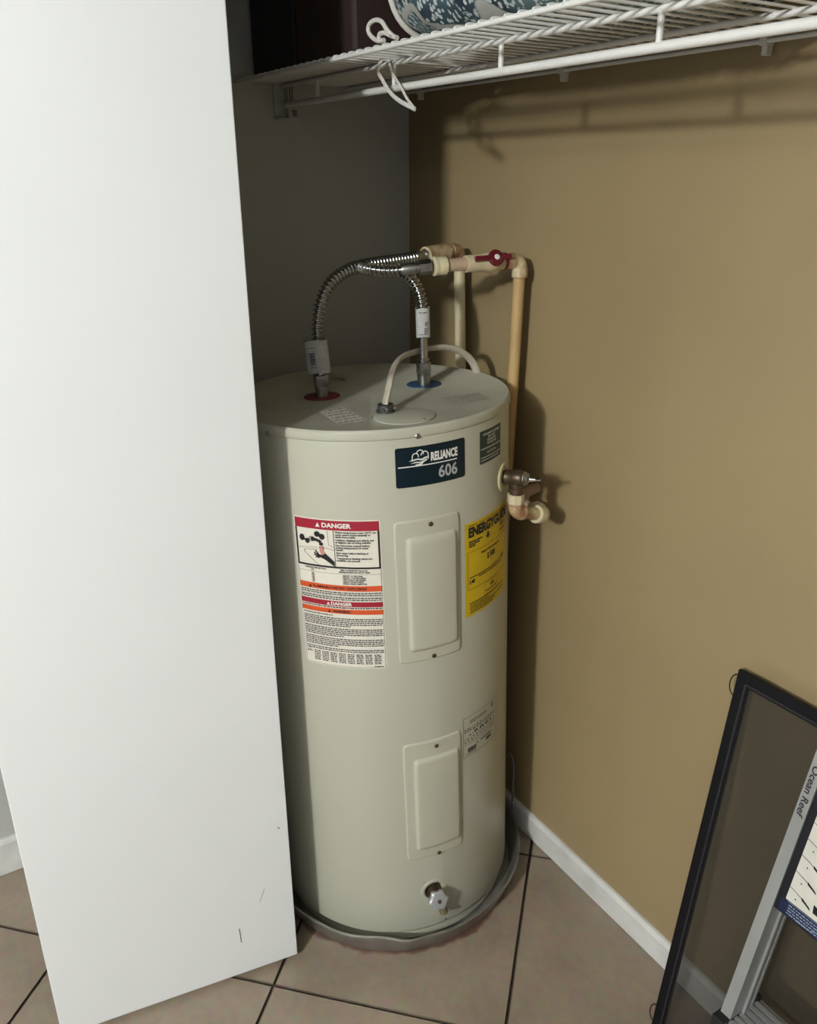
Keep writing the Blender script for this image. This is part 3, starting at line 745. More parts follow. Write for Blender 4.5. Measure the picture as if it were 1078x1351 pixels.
for s_ in (-1, 1): hb('clamp_screw', MB().lathe(cc + Vector((.0155, s_ * .008, .010)), Vector((1, 0, .1)), [(-.006, .0028), (.002, .0028), (.003, .0015)], 10), STEEL, cl)
chh = topp((446, 502), ZT); carve(top_cap, MB().lathe(chh - UP * .013, UP, [(0, .0150), (.030, .0150)], 28), ENAMEL2)
hb('opening_lip', MB().lathe(chh, UP, [(0, .0200), (.0006, .0200), (.0012, .0175), (.0012, .0150)], 28, caps=False), ENAMEL2)
def top_print(name, corners, m, m2, seed, rows):
    # corners: top-left, top-right, bottom-right, bottom-left of the sheet lying on the cap
    q = [topp(c, ZT) for c in corners]
    def bl(u, v, h): return (q[0] * (1 - u) + q[1] * u) * (1 - v) + (q[3] * (1 - u) + q[2] * u) * v + UP * h
    base = hb(name, MB().add([bl(0, 0, .0007), bl(1, 0, .0007), bl(1, 1, .0007), bl(0, 1, .0007)], [(0, 1, 2, 3)]), m)
    f = Flat()
    for k in range(rows): f.words(.06, .94, (k + .25) / rows, .42 / rows, seed + k, gap=.05, wmin=.06, wmax=.22)
    hb('lettering', MB().add([bl(x, y, .0011) for x, y in f.v], f.f), m2, base)
top_print('cap_label', ((420, 542.5), (453.6, 537.8), (485, 555), (447, 561)), mat('cap_label_paper', (0.56, 0.54, 0.47), 0.6, var=.1, scale=50), GREYP, 200, 6)
top_print('cap_stain', ((582, 525.5), (632, 518.5), (649, 526.5), (597, 533.5)), mat('cap_stain_grey', (0.39, 0.375, 0.31), 0.7, var=.15, scale=40), mat('faint_print', (0.31, 0.29, 0.24), 0.7), 220, 4)

# ------------------------------------------------------------------ drain pan
pan = empty('drain_pan', (0.422, -0.3125, 0.0), 'shallow dented aluminium drain pan under the water heater', 'drain pan')
PCN = Vector((0.422, -0.3125, 0)); n = 120; vs = []
def dent(a):
    # a = world angle; the front rim (towards the door side of the view) is pushed about
    d_ = 0
    for c, w_, h_ in ((-0.62, .10, -.005), (-0.42, .09, .008), (-0.90, .12, .003), (-0.15, .2, .003)):
        d_ += h_ * math.exp(-((a - c) / w_) ** 2)
    return d_
prof = [(.0005, .2660, 0), (.0005, .2720, 0), (.006, .2760, .2), (.044, .2860, 1), (.050, .2900, 1), (.054, .2930, 1), (.0565, .2925, 1), (.0560, .2885, 1), (.046, .2845, 1), (.008, .2735, .2), (.0035, .2690, 0), (.0035, .02, 0)]
for z_, r_, k_ in prof:
    for k in range(n):
        a = -PI + 2 * PI * k / n; q = dent(a) * k_
        vs.append(PCN + Vector((math.cos(a) * (r_ + q), math.sin(a) * (r_ + q), z_ + q * .25 * (z_ > .03))))
N = len(prof)
mb = MB().add(vs, [(i * n + k, i * n + (k + 1) % n, (i + 1) * n + (k + 1) % n, (i + 1) * n + k) for i in range(N - 1) for k in range(n)] + [list(range((N - 1) * n, N * n))], True)
build('pan_body', mb, ALU, pan)

# ------------------------------------------------------------------ hoses, pipes, valve
def corrugated(path, r0=.0090, amp=.0031, pitch=.0082, taper=0.0):
    pts = spline(path, pitch / 8); rad = [r0 + amp * math.cos(2 * PI * i / 8) for i in range(len(pts))]
    return MB().sweep(pts, rad, 16)
def collar(name, p, d, prof, m, parent, n=24, label=None): return build(name, MB().lathe(p, d, prof, n), m, parent, label=label)

# hot: from the red-ringed nipple over to the rear pipe
nr = T2W(cr); p0 = Vector((nr.x, nr.y)); p1 = Vector((0.265, -0.040)); hd_ = (p1 - p0).normalized(); hn = Vector((-hd_.y, hd_.x, 0))
def hotp(px): return onPlane(px, (nr.x, nr.y, 0), hn)
hot = empty('flexible_hose', nr + ax * .02, 'corrugated steel hose arching up from the red-ringed nipple', 'hose', 'corrugated water hoses on the heater')
a0 = nr + ax * .024
pts = [nr + ax * .075, hotp((419.5, 448)), hotp((419, 428)), hotp((424, 398)), hotp((437, 373)), hotp((459, 356.5)), hotp((480, 350)), hotp((505, 346)), hotp((530, 342.5)), hotp((546, 340))]
build('corrugated_tube', corrugated(pts), STEEL, hot, angle=180)
e0 = hotp((543, 340.5)); e1 = hotp((567, 335.5)); ed = (e1 - e0).normalized()
build('smooth_end', MB().lathe(e0, ed, [(-.004, .0085), (0, .0100), (.030, .0100), (.034, .0085), (.040, .0085)], 20), STEELD, hot)
build('end_nut', MB().lathe(e0 + ed * .036, ed, [(0, .0118), (.001, .0130), (.017, .0130), (.018, .0118)], 6), STEELD, hot)
build('smooth_end', MB().lathe(a0 + ax * .006, ax, [(0, .0085), (.055, .0085)], 20), STEEL, hot)
build('end_nut', MB().lathe(a0 - ax * .004, ax, [(0, .0128), (.002, .0140), (.020, .0140), (.022, .0120)], 6), STEELD, hot)
build('end_ring', MB().lathe(a0 + ax * .020, ax, [(0, .0112), (.001, .0122), (.004, .0122), (.005, .0100)], 20), STEEL, hot)
# paper tag wrapped around the hose
tcn = hotp((418.5, 469)); tdir = (hotp((415.5, 447)) - hotp((421.5, 491))).normalized()
tu = (RIGHT - tdir * RIGHT.dot(tdir)).normalized(); tv = tdir.cross(tu)
PAPER = mat('hose_tag_paper', (0.46, 0.46, 0.445), 0.6, var=0.12, scale=90)
def paper_tag(c, d, u, v, hw_, dep, hh_, parent, barcode=True):
    nn = 28; vs = []
    for zz in (-hh_, hh_):
        for rr_ in (1.0, .93):
            for k in range(nn):
                a = 2 * PI * k / nn; ca, sa = math.cos(a), math.sin(a)
                X = math.copysign(abs(ca) ** .75, ca) * hw_ * rr_; Y = math.copysign(abs(sa) ** .8, sa) * dep * rr_
                vs.append(c + d * (zz + .0012 * math.sin(3 * a)) + u * X + v * Y)
    fs = []
    for k in range(nn):
        k2 = (k + 1) % nn
        fs += [(k, k2, 2 * nn + k2, 2 * nn + k), (nn + k, 3 * nn + k, 3 * nn + k2, nn + k2), (k, nn + k, nn + k2, k2), (2 * nn + k, 2 * nn + k2, 3 * nn + k2, 3 * nn + k)]
    tg = build('paper_tag', MB().add(vs, fs, True), PAPER, parent)
    return tg
tag = paper_tag(tcn, tdir, tu, tv, .0215, .0140, .0300, hot)
tf = (-FWD - tdir * (-FWD).dot(tdir)).normalized(); trr = tdir.cross(tf); trr = trr if trr.dot(RIGHT) > 0 else -trr
f = Flat(); y = -.0130
for k in range(9): h_ = random.choice((.0008, .0016, .0022)); f.rect(-.0125, y, -.0030, y + h_); y += h_ + .0010
f.words(-.0145, .0000, .0180, .0012, 3); f.words(-.0135, .0000, -.0185, .0014, 4)
for k in range(6): f.words(.0040 + .0022 * k, .0046 + .0022 * k, -.010, .020, 5)
build('barcode', MB().add([tcn + trr * x + tdir * y + tf * (.0158 if abs(x) < .010 else .0150) for x, y in f.v], f.f), mat('tag_print', (0.07, 0.08, 0.10), 0.6), tag)

# cold: from the blue-ringed nipple, looping round to the shutoff valve
nb = T2W(cb)
cold = empty('flexible_hose', nb + ax * .02, 'corrugated steel hose looping from the blue-ringed nipple to the red-handled valve', 'hose', 'corrugated water hoses on the heater')
nW = Vector((-0.853, 0.52, 0)).normalized()
def onQ(px, dw): return onPlane(px, nb + nW * dw, nW)
VY0 = -0.040; elb = onY((686.5, 343), VY0)
vl = onY((584, 350.5), -0.200)                      # left end of the valve run
vd = (vl - elb).normalized()
hs0 = vl + vd * .030                                # hose end of the swivel nut
fs1 = onY((531, 356), -0.272)
pts = [nb + ax * .128, nb + ax * .150 + Vector((0, 0, 0)), onQ((553, 386), 0), onQ((544, 370), .012), onQ((528, 359.5), .030), onQ((505, 354), .040),
       onQ((486, 353), .030), onQ((476, 352.5), .005), onQ((484, 354), -.020), onQ((500, 356.5), -.030), onQ((518, 357), -.034), fs1 + vd * .0]
build('corrugated_tube', corrugated(pts), STEEL, cold, angle=180)
ed = (hs0 - fs1).normalized(); L_ = (hs0 - fs1).length
build('smooth_end', MB().lathe(fs1 - ed * .003, ed, [(0, .0090), (.004, .0105), (L_ - .02, .0105), (L_ - .018, .0088), (L_ - .006, .0088)], 20), STEELD, cold)
build('end_nut', MB().lathe(hs0 - ed * .016, ed, [(0, .0120), (.001, .0135), (.022, .0135), (.023, .0120)], 6), STEELD, cold)
b0 = nb + ax * .024
build('smooth_end', MB().lathe(b0 + ax * .006, ax, [(0, .0088), (.062, .0088), (.062, .0095), (.066, .0095)], 20), STEEL, cold)
build('end_nut', MB().lathe(b0 - ax * .002, ax, [(0, .0130), (.002, .0142), (.020, .0142), (.022, .0122)], 6), STEELD, cold)
build('end_ring', MB().lathe(b0 + ax * .0225, ax, [(0, .0112), (.001, .0122), (.004, .0122), (.005, .0100)], 20), STEEL, cold)
sc = onQ((558, 425), 0)
st2 = paper_tag(sc, ax, (RIGHT - ax * RIGHT.dot(ax)).normalized(), ax.cross((RIGHT - ax * RIGHT.dot(ax)).normalized()), .0135, .0135, .0265, cold)
tf = (-FWD - ax * (-FWD).dot(ax)).normalized(); trr = ax.cross(tf); trr = trr if trr.dot(RIGHT) > 0 else -trr
f = Flat()
for k in range(3): f.words(.0035, .0100, .0010 - .0026 * k, .0015, k + 3)
for k in range(5): f.words(.0020, .0095, -.0100 - .0022 * k, .0010, k + 8)
f.words(-.008, .009, .019, .0010, 2); f.words(-.008, .009, -.0215, .0010, 2)
def tagpt(x, y): r_ = .0156; a = x / r_; return sc + ax * y + trr * (math.sin(a) * r_) + tf * (math.cos(a) * r_)
build('tag_print', MB().add([tagpt(x, y) for x, y in f.v], f.f), BLACKP, st2)

# cold supply: yellowed pipe up the wall, elbow, red-handled ball valve
cp = empty('supply_pipe', (elb.x, elb.y, 0.0), 'yellowed plastic pipe rising beside the heater to a red-handled shutoff valve', 'pipe')
zb = 0.07
pt = onY((685.6, 365), VY0); pb_ = onY((671.5, 598), VY0); slope = (pb_ - pt) / (pb_.z - pt.z)
foot = elb + slope * (zb - elb.z); foot.y = VY0
build('riser', MB().sweep([elb + slope * (-.012 / 1), elb + slope * (-.2), foot], .0112, 20), CPVC, cp)
def elbow_mesh(c, da, db, r, R, collar_l, collar_r):
    """quarter bend from direction da to db (both point away from the corner c)"""
    mb = MB(); da = Vector(da).normalized(); db = Vector(db).normalized(); pts = []
    for k in range(9):
        t = PI / 2 * k / 8; pts.append(c + da * (R * (1 - math.sin(t))) + db * (R * (1 - math.cos(t))))
    mb.sweep(pts, r, 20)
    for p, d in ((c + da * (R - .002), da), (c + db * (R - .002), db)):
        mb.lathe(p, d, [(0, r), (.0015, collar_r), (collar_l - .001, collar_r), (collar_l, collar_r - .001)], 20)
    return mb
build('elbow', elbow_mesh(elb, Vector((0, 0, -1)), vd, .0140, .016, .018, .0152), CPVCR, cp)
vlen = (vl - elb).length
# ball valve body along the run
q0 = elb + vd * .032
vb = build('valve_body', MB().lathe(q0, vd, [(0, .0150), (.004, .0152), (.020, .0152), (.026, .0175), (.034, .0190), (.042, .0175), (.050, .0160), (.056, .0156), (.082, .0156), (.084, .0150), (.084, .012), (.078, .011)], 28), mat('valve_body_beige', (0.56, 0.47, 0.30), 0.45, var=.08, scale=20), cp)
build('union_ring', MB().lathe(q0 - vd * .001, vd, [(0, .0140), (.001, .0158), (.007, .0158), (.008, .0145)], 24), REDH, cp)
hx = Vector((1, 0, 0)); hz = (Vector((0.80, -0.30, 0.42))); hz = (hz - vd * hz.dot(vd)).normalized(); hy = vd.cross(hz)
hc_ = q0 + vd * .030 + hz * .0190
hdl = build('handle', MB().lathe(hc_ - hz * .008, hz, [(0, .009), (.006, .009), (.0065, .0150), (.0125, .0150), (.0140, .0130), (.0140, .002)], 28), REDH, cp, label='dark red lever handle')
def wing(sgn, L):
    mb = MB(); w0, w1, t = .0055, .0042, .0075
    pts = []
    for (x, wd) in ((.010, w0), (L * .6, w1), (L, w1 * 1.1)):
        pts.append((x, wd))
    vs = []
    for x, wd in pts:
        for yy, zz in ((-wd, 0), (wd, 0), (wd, t), (-wd, t)): vs.append(hc_ + vd * (x * sgn) + hy * yy + hz * (zz - .001))
    mb.add(vs, [(0, 1, 2, 3), (8, 11, 10, 9)] + [(i * 4 + k, (i + 1) * 4 + k, (i + 1) * 4 + (k + 1) % 4, i * 4 + (k + 1) % 4) for i in range(2) for k in range(4)])
    return mb
build('handle_wing', wing(1, .043), REDH, hdl, bevel=.001); build('handle_wing', wing(-1, .031), REDH, hdl, bevel=.001)
build('handle_button', MB().lathe(hc_ + hz * .0058, hz, [(0, .0052), (.0010, .0050), (.0014, .003)], 20), WHITEP, hdl)
build('stub_pipe', MB().sweep([q0 + vd * .078, vl + vd * .004], .0117, 20), PINKP, cp)
build('pipe_adapter', MB().lathe(vl - vd * .006, vd, [(0, .0135), (.001, .0165), (.017, .0165), (.019, .0150), (.0195, .0172), (.024, .0172), (.025, .0150)], 16), CPVCP, cp)
# hot outlet pipe at the rear
rp = empty('outlet_pipe', (0.265, -0.040, 0.0), 'pale plastic pipe behind the heater with a copper elbow on top', 'pipe')
rt = onY((606, 329), -0.040); rbm = onY((607.5, 478), -0.040); rs = (rbm - rt) / (rbm.z - rt.z); rfoot = rt + rs * (zb - rt.z)
build('riser', MB().sweep([rt - rs * .012, rt - rs * .2, rfoot], .0117, 20), CPVCP, rp)
hend = e1; hd3 = (e0 - rt).normalized()
build('elbow', elbow_mesh(rt, Vector((0, 0, -1)), hd3, .0132, .016, .016, .0146), COPPER, rp)
dl = (e1 - rt).length
build('pipe_adapter', MB().lathe(rt + hd3 * .030, hd3, [(0, .0128), (.004, .0128), (.006, .0150), (.014, .0150), (.015, .0172), (dl - .018, .0172), (dl - .017, .0150)], 18), CPVCR, rp)

# relief discharge pipe
rcw = T2W(rc_); dpt = rcw + Vector((0, 0, -.030)); de1 = Vector((rcw.x, rcw.y, rcw.z - .066))
dp = empty('discharge_pipe', de1, 'stained short plastic pipe bent under the relief valve', 'pipe')
de2 = onY((719, 679.5), -0.078)
dxy = (de2 - de1).normalized()
build('female_adapter', MB().lathe(dpt, (0, 0, -1), [(0, .0125), (.001, .0158), (.018, .0158), (.019, .0140), (.026, .0140)], 8), CPVCP, dp)
build('elbow', elbow_mesh(de1, Vector((0, 0, 1)), dxy, .0138, .014, .010, .0146), mat('cpvc_rusty', (0.55, 0.40, 0.24), 0.45, col2=(0.30, 0.13, 0.06), scale=45), dp)
L_ = (de2 - de1).length
build('stub_pipe', MB().lathe(de1 + dxy * .018, dxy, [(0, .0118), (L_ - .036, .0118)], 20), CPVCR, dp)
back = Vector((-1, 0.0, 0.03)).normalized()
build('elbow', elbow_mesh(de2, -dxy, back, .0160, .017, .016, .0178), CPVCP, dp)
tail = de2 + back * .075
build('tail_pipe', MB().sweep(spline([de2 + back * .012, de2 + back * .06, Vector((.528, -.058, de2.z + .004)), Vector((.508, -.034, de2.z + .004)), Vector((.500, -.001, de2.z + .004))], .006), .0112, 18), PINKP, dp)

# electric cable from the clamp over the back of the tank
cab = empty('power_cable', T2W(cc), 'off-white flat electric cable bending out of the clamp on the heater top', 'cable')
nW = Vector((-0.853, 0.52, 0)).normalized()
def onW(px, w_): return onPlane(px, nW * w_, nW)
w0_ = T2W(cc).dot(nW)
cpts = [T2W(cc + UP * .004), T2W(cc + UP * .018), onW((512, 515), w0_ + .012), onW((515, 500), w0_ + .03), onW((522, 480), w0_ + .09), onW((533, 469.5), w0_ + .14), onW((549, 464), w0_ + .215), onW((568, 459.5), -.425), onW((590, 458.5), -.40), onW((608, 464), -.388), onW((621, 475), -.378), onW((628, 489), -.372), onW((630, 510), -.372), onW((630, 540), -.372)]
build('sheath', MB().sweep(spline(cpts, .004), .0062, 12, flat=(1.35, .75)), CABLE, cab)

# dark cord hanging down between heater and wall
cpt = [onY(q, Y) for q, Y in (((655, 984), -.045), ((664, 987), -.045), ((672, 993), -.043), ((677, 1005), -.041), ((677.5, 1022), -.040), ((676.5, 1036), -.040), ((677.5, 1046), -.040))]
cpt.append(Vector((cpt[-1].x, -.040, .070)))
prop(build('thermocouple_cord', MB().sweep(spline(cpt, .004), .0032, 10), mat('cord_grey', (0.10, 0.10, 0.11), 0.3), None), 'thin dark cord hanging between the heater and the tan wall', 'cord')

# ------------------------------------------------------------------ wire shelf
SX0, SX1, SZ = 0.008, 1.75, 1.655
sh = empty('wire_shelf', (0.9, 0.0, SZ), 'white wire closet shelf with hanging rod on the tan wall', 'shelf')
def rail(name, y, z, r, x0=SX0, x1=SX1): return build(name, MB().sweep([(x0, y, z), (x1, y, z)], r, 12), VINYL, sh)
rail('front_rail', -0.398, 1.6515, .0036); rail('middle_rail', -0.303, 1.6490, .0043); rail('middle_rail', -0.157, 1.6490, .0043); rail('back_rail', -0.014, 1.6455, .0034)
rail('hanging_rod', -0.303, 1.6125, .0058, 0.020)
wire = MB().sweep([(0, -0.4012, -.0030), (0, -0.4000, .0000), (0, -0.396, .0012), (0, -0.30, -.0002), (0, -0.012, -.0032)], .0018, 8)
x = 0.016; first = None
while x < SX1 - .005:
    if first is None:
        first = build('deck_wire', wire, VINYL, sh, local=True); first.location = (x - .9, 0, 0)
    else: share(first, sh, (x - .9, 0, 0))
    x += 0.0257
tie = None
for xt in (0.165, 0.448, 0.731, 1.0135, 1.297, 1.58):
    mb = MB().sweep([(0, -.303, 1.649 - SZ), (0, -.303, 1.6125 - SZ)], .0040, 10)
    if tie is None: tie = build('rod_tie', mb, VINYL, sh, local=True); tie.location = (xt - .9, 0, 0)
    else: share(tie, sh, (xt - .9, 0, 0))
clip = None
for xc in (0.060, 0.5195, 0.924, 1.40):
    mb = MB().box((-.006, -.018, 1.6400 - SZ), (.006, -.0005, 1.6505 - SZ)); mb.box((-.0045, -.013, 1.6285 - SZ), (.0045, -.0005, 1.6405 - SZ))
    if clip is None: clip = build('wall_clip', mb, CLIPM, sh, local=True, bevel=.0012); clip.location = (xc - .9, 0, 0)
    else: share(clip, sh, (xc - .9, 0, 0))
mb = MB().box((0.0005, -.322, 1.588), (.004, -.297, 1.654)); mb.box((0.0005, -.299, 1.588), (.022, -.2965, 1.654)); mb.box((.004, -.322, 1.586), (.020, -.2975, 1.589))
build('end_bracket', mb, PLASTG, sh)
mb = MB().box((0.0005, -.297, 1.6045), (.022, -.277, 1.607)); mb.box((0.0005, -.2795, 1.592), (.020, -.277, 1.607)); mb.box((0.0005, -.291, 1.607), (.016, -.2885, 1.650)); mb.box((0.0005, -.283, 1.612), (.010, -.2805, 1.650))
build('rod_hook', mb, PLASTG, sh)
mb = MB().box((0.0005, -.4035, 1.6500), (.012, -.30, 1.6535))
build('end_cap', mb, PLASTG, sh)

# things on the shelf
ZS = SZ + .0045
def storage_box(name, a, b, m, lab, cat):
    r = empty(name, ((a[0] + b[0]) / 2, (a[1] + b[1]) / 2, a[2]), lab, cat)
    build('body', MB().box(a, b), m, r, bevel=.006)
    return r
nbx = storage_box('storage_box', (0.010, -0.366, ZS), (0.203, -0.030, ZS + .30), BOXN, 'tall dark navy box on the shelf end against the grey wall', 'box')
build('lid', MB().box((0.006, -0.370, ZS + .262), (0.207, -0.026, ZS + .305)), BOXN, nbx, bevel=.004)
mbx = storage_box('storage_box', (0.216, -0.366, ZS), (0.432, -0.030, ZS + .27), BOXB, 'dark maroon box on the wire shelf between navy box and bag', 'box')
build('lid', MB().box((0.212, -0.370, ZS + .232), (0.436, -0.026, ZS + .275)), BOXB, mbx, bevel=.004)

bag = empty('quilted_bag', (0.80, -0.205, ZS), 'teal and white paisley quilted bag lying on the wire shelf', 'bag')
mb = MB(); nu, nv = 96, 48; vs = []
CX, CYY, CZ = 0.795, -0.205, ZS + .112; A_, B_, C_ = 0.345, 0.172, 0.112
def spw(c, e): return math.copysign(abs(c) ** e, c)
for j in range(nv + 1):
    ph = -PI / 2 + PI * j / nv
    for i in range(nu):
        t = 2 * PI * i / nu
        x = A_ * spw(math.cos(ph), .5) * spw(math.cos(t), .5); y = B_ * spw(math.cos(ph), .5) * spw(math.sin(t), .5); z = C_ * spw(math.sin(ph), .72)
        pf = .004 * math.sin(x * 62) * math.sin(z * 58 + y * 40) * (1 if z > -C_ * .8 else .2)
        k_ = 1 + pf / .15
        vs.append((CX + x * k_, CYY + y * k_, max(CZ + z * k_, ZS + .0005)))
mb.add(vs, [(j * nu + i, j * nu + (i + 1) % nu, (j + 1) * nu + (i + 1) % nu, (j + 1) * nu + i) for j in range(nv) for i in range(nu)], True)
build('bag_body', mb, BAGM, bag, angle=180)
# piping around the end seams
for xo in (-.262, .262):
    pts = []
    for k in range(49):
        t = 2 * PI * k / 48; cxs = (1 - abs(xo / A_) ** 4) ** .25
        yy = B_ * cxs * 1.02 * spw(math.cos(t), .5); zz = C_ * cxs * 1.02 * spw(math.sin(t), .72)
        pts.append((CX + xo, CYY + yy, max(CZ + zz, ZS + .003)))
    build('piping', MB().sweep(pts, .0042, 8), ROPE, bag)
# strap loop lying at the bag's end, and the strap end hanging through the wires
LY = -0.372
loop = [onY(q, LY) for q in ((519, 48), (511, 40), (504, 29), (495.5, 26.5), (487.5, 32), (486, 41), (491, 49), (499, 54), (507, 53))]
build('strap_loop', MB().sweep(spline(loop, .004), .0034, 10), ROPE, bag)
l2 = [onY(q, LY) for q in ((500, 52), (501, 45), (508, 43.5), (516, 47), (524, 50))]
build('strap_loop', MB().sweep(spline(l2, .004), .0034, 10), ROPE, bag)
sp = [onY(q, -.325) for q in ((505, 74), (499, 93), (505, 106), (514, 121), (527, 133), (547.5, 144))] 
sp2 = [onY(q, -.315) for q in ((547.5, 144), (537, 130), (529, 115), (519, 99), (515, 88), (512, 76))]
build('hanging_strap', MB().sweep(spline(sp, .004), .0030, 8, flat=(1.2, .7)), ROPE, bag)
build('hanging_strap', MB().sweep(spline(sp2, .004), .0022, 8, flat=(1.2, .7)), ROPE, bag)
# crumpled white tag under the bag
tg = [onZ(q, ZS + .0015) for q in ((868, 2), (905, -6), (950, -14), (985, -10), (960, 8), (918, 12), (893, 14), (878, 9))]
mb = MB().add([p for p in tg] + [p + Vector((0, 0, .002)) for p in tg], [list(range(8)), list(range(8, 16))[::-1]] + [(k, (k + 1) % 8, 8 + (k + 1) % 8, 8 + k) for k in range(8)])
build('paper_flap', mb, mat('flap_paper', (0.62, 0.62, 0.60), 0.7), bag)

# ------------------------------------------------------------------ window screen leaning on the wall
sb = Vector((1.052, -0.118, 0.0)); stp = Vector((1.046, -0.020, 0.744))
su = (stp - sb); SH_ = su.length; su.normalize(); sx = Vector((1, 0, 0)); sx = (sx - su * sx.dot(su)).normalized(); sn = sx.cross(su)   # sn points to the room
if sn.y > 0: sn = -sn
SW = 0.58
scr = empty('window_screen', sb, 'black framed insect screen leaning against the tan wall', 'window screen')
def SP(x, y, n_): return sb + sx * x + su * y + sn * n_
def sbar(x0, y0, x1, y1, n0, n1): return MB().hexa([SP(x0, y0, n0), SP(x1, y0, n0), SP(x1, y1, n0), SP(x0, y1, n0), SP(x0, y0, n1), SP(x1, y0, n1), SP(x1, y1, n1), SP(x0, y1, n1)])
FW = .0235
build('frame_stile', sbar(0, 0, FW, SH_, 0, .008), FRAMEB, scr, bevel=.001); build('frame_stile', sbar(SW - FW, 0, SW, SH_, 0, .008), FRAMEB, scr, bevel=.001)
build('frame_rail', sbar(FW, 0, SW - FW, FW, 0, .008), FRAMEB, scr, bevel=.001); build('frame_rail', sbar(FW, SH_ - FW, SW - FW, SH_, 0, .008), FRAMEB, scr, bevel=.001)
spm = MB()
for a, b_ in (((FW - .005, FW), (FW - .005, SH_ - FW + .005)), ((FW - .005, SH_ - FW + .005), (SW - FW + .005, SH_ - FW + .005)), ((SW - FW + .005, SH_ - FW), (SW - FW + .005, FW)), ((SW - FW, FW - .005), (FW, FW - .005))):
    spm.sweep([SP(*a, .0082), SP(*b_, .0082)], .0018, 6)
build('spline_cord', spm, SPLINE, scr)
build('mesh_cloth', MB().add([SP(FW - .004, FW - .004, .006), SP(SW - FW + .004, FW - .004, .006), SP(SW - FW + .004, SH_ - FW + .004, .006), SP(FW - .004, SH_ - FW + .004, .006)], [(0, 1, 2, 3)]), CLOTH, scr)
for yy in (SH_ - .030, .030):
    lp = [SP(-.012 * math.sin(PI * k / 12), yy + .019 * math.cos(PI * k / 12), .004) for k in range(13)]
    build('pull_loop', MB().sweep(lp, .0011, 6), FRAMEB, scr)

# ------------------------------------------------------------------ step ladder leaning beside it
lb = Vector((1.222, -0.2625, 0.0)); lu = Vector((0.014, 0.225, 1.0)).normalized(); lx = Vector((1, 0, 0)); lx = (lx - lu * lx.dot(lu)).normalized(); ln = lx.cross(lu)
if ln.y > 0: ln = -ln                                  # towards the room
LW, LL = 0.40, 0.80
lad = empty('step_ladder', lb, 'small folded metal step ladder leaning on the wall in front of the screen', 'ladder')
def LP(x, y, n_): return lb + lx * x + lu * y + ln * n_
def lbar(x0, y0, x1, y1, n0, n1): return MB().hexa([LP(x0, y0, n0), LP(x1, y0, n0), LP(x1, y1, n0), LP(x0, y1, n0), LP(x0, y0, n1), LP(x1, y0, n1), LP(x1, y1, n1), LP(x0, y1, n1)])
FL = .0175
def rail_mesh(mir):
    mb = MB(); X = lambda x: x if not mir else LW - x
    def seg(x0, x1, n0, n1):
        a, b_ = sorted((X(x0), X(x1))); m2 = lbar(a, .012, b_, LL, n0, n1); mb.add(m2.v, m2.f)
    seg(0, FL, -.0030, 0); seg(0, .0022, -.012, -.003)
    return mb
for mir in (False, True):
    r_ = build('side_rail', rail_mesh(mir), LADW, lad, label='pale painted side rail')
    fx = (lambda x0, x1: (x0, x1)) if not mir else (lambda x0, x1: (LW - x1, LW - x0))
    for nm, x0, x1, n0, n1, mm in (('rail_web', FL - .003, FL, -.027, -.003, LADW), ('rear_leg', FL - .004, FL + .004, -.0335, -.027, LADW), ('rear_leg', FL - .004, FL - .001, -.043, -.0335, LADW), ('rear_leg', FL - .004, FL + .003, -.048, -.043, LADW)):
        xa, xb = fx(x0, x1); build(nm, lbar(xa, .012, xb, LL - .05, n0, n1), mm, lad)
    a, b_ = (-.003, .022) if not mir else (LW - .022, LW + .003)
    build('foot', lbar(a, 0, b_, .030, -.044, .004), LADB, lad, bevel=.003)
# lower tread: ribbed top between black end caps
TZ = 0.2830
def tread(zc, name):
    # a level platform fixed between the rails at height zc
    y0 = lb.y + .225 * zc - .008; y1 = y0 + .082; x0, x1 = lb.x + .004, lb.x + LW - .004
    tr = build(name, MB().box((x0 + .016, y0, zc - .018), (x1 - .016, y1, zc - .004)), TREAD, lad)
    nr_ = 6
    rib = None
    for k in range(nr_):
        yy = y0 + .006 + k * (y1 - y0 - .010) / nr_
        m2 = MB().box((x0 + .018, yy, zc - .004), (x1 - .018, yy + .0065, zc + .001))
        build('rib', m2, TREAD, tr)
    for xa, xb in ((x0 - .004, x0 + .018), (x1 - .018, x1 + .004)):
        build('end_cap', MB().box((xa, y0 - .007, zc - .022), (xb, y1 + .004, zc + .003)), LADB, tr, bevel=.002)
    return tr
tread(TZ, 'tread')
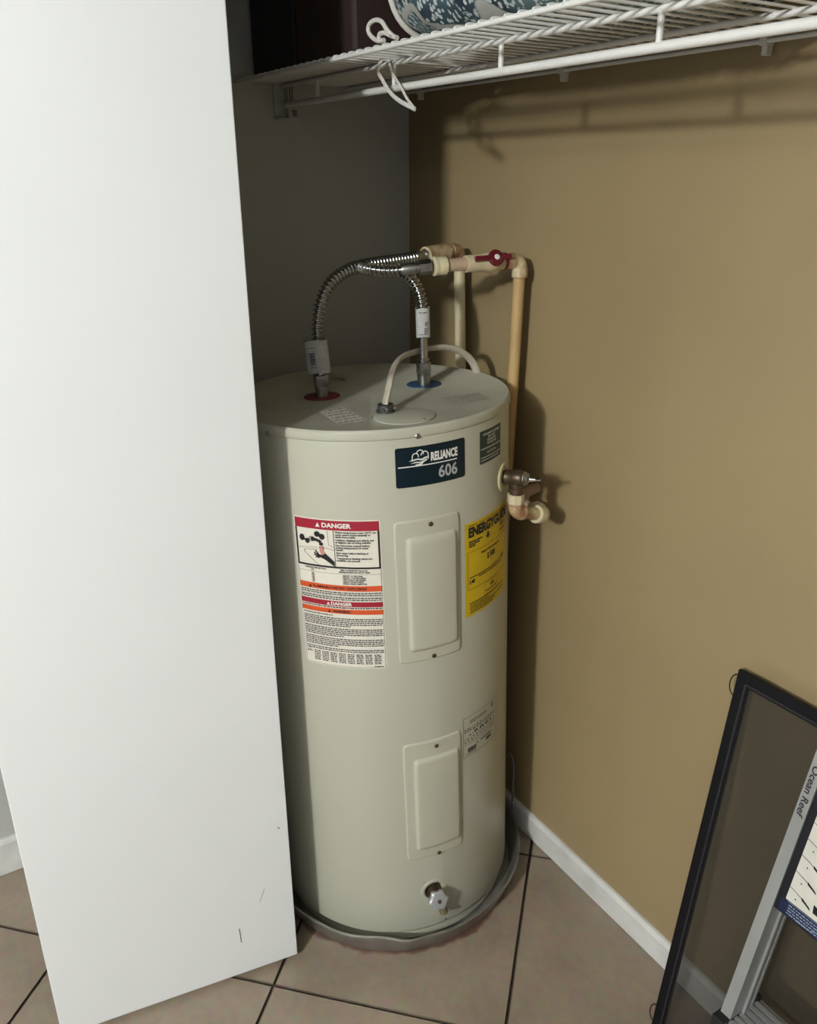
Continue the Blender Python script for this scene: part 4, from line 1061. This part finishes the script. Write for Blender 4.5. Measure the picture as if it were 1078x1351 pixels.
# folded upper platform seen from below, carrying a printed safety plate
PX0, PX1, PY0, PY1 = .0180, LW - .0180, .5045, .78
pl = build('folded_platform', lbar(PX0, PY0, PX1, PY1, -.019, -.0012), LBLACK, lad, bevel=.002, label='black folded platform with a printed plate')
def plate(flat, off, name, m):
    return build(name, MB().add([LP(x, y, off) for x, y in flat.v], flat.f), m, pl)
plate(Flat().rect(PX0 + .0125, PY0 + .0255, PX1 - .0125, PY1 - .03), -.0008, 'white_field', mat('plate_white', (0.62, 0.60, 0.53), 0.45, var=.04, scale=30))
plate(Flat().rect(PX0 + .007, PY0 + .0035, PX1 - .007, PY0 + .0235), -.0008, 'blue_band', LBLUE)
f = Flat()
for k in range(7):
    yy = PY0 + .040 + k * .027; q = PX0 + .0125
    f.line([(q, yy + .007), (q + .022, yy + .001)], .0008); f.poly([(q + .020, yy + .0035), (q + .034, yy - .003), (q + .036, yy - .0065), (q + .021, yy - .0008)])
    f.poly([(q + .038, yy + .006), (q + .062, yy + .002), (q + .064, yy - .008), (q + .040, yy - .006)]); f.disc(q + .013, yy - .0060, .0011)
    f.line([(q + .062, yy), (q + .10, yy - .006)], .0010); f.disc(q + .11, yy - .004, .006, .004)
plate(f, -.0003, 'black_print', LBLACK)
f = Flat()
for k in range(4): f.words(PX0 + .020, PX0 + .11, PY0 + .0190 - k * .0042, .0016, 300 + k, gap=.0014)
f.line([(PX0 + .035, PY0 + .0060), (PX0 + .055, PY0 + .0065), (PX0 + .066, PY0 + .011)], .0008); f.rect(PX0 + .016, PY0 + .0240, PX0 + .30, PY0 + .0247)
plate(f, -.0003, 'pale_print', mat('pale_blue_print', (0.28, 0.34, 0.44), 0.5))
# handwriting on the rail
f = Flat().text('Ocean Reef', 0, 0, .0180, bold=.00035, shear=.12)
tw_ = max(x for x, y in f.v); k_ = .083 / tw_
mb = MB().add([LP(FL * .22 + y * .80, 0.7355 - x * k_, .0004) for x, y in f.v], f.f)
build('handwriting', mb, BLACKP, lad)
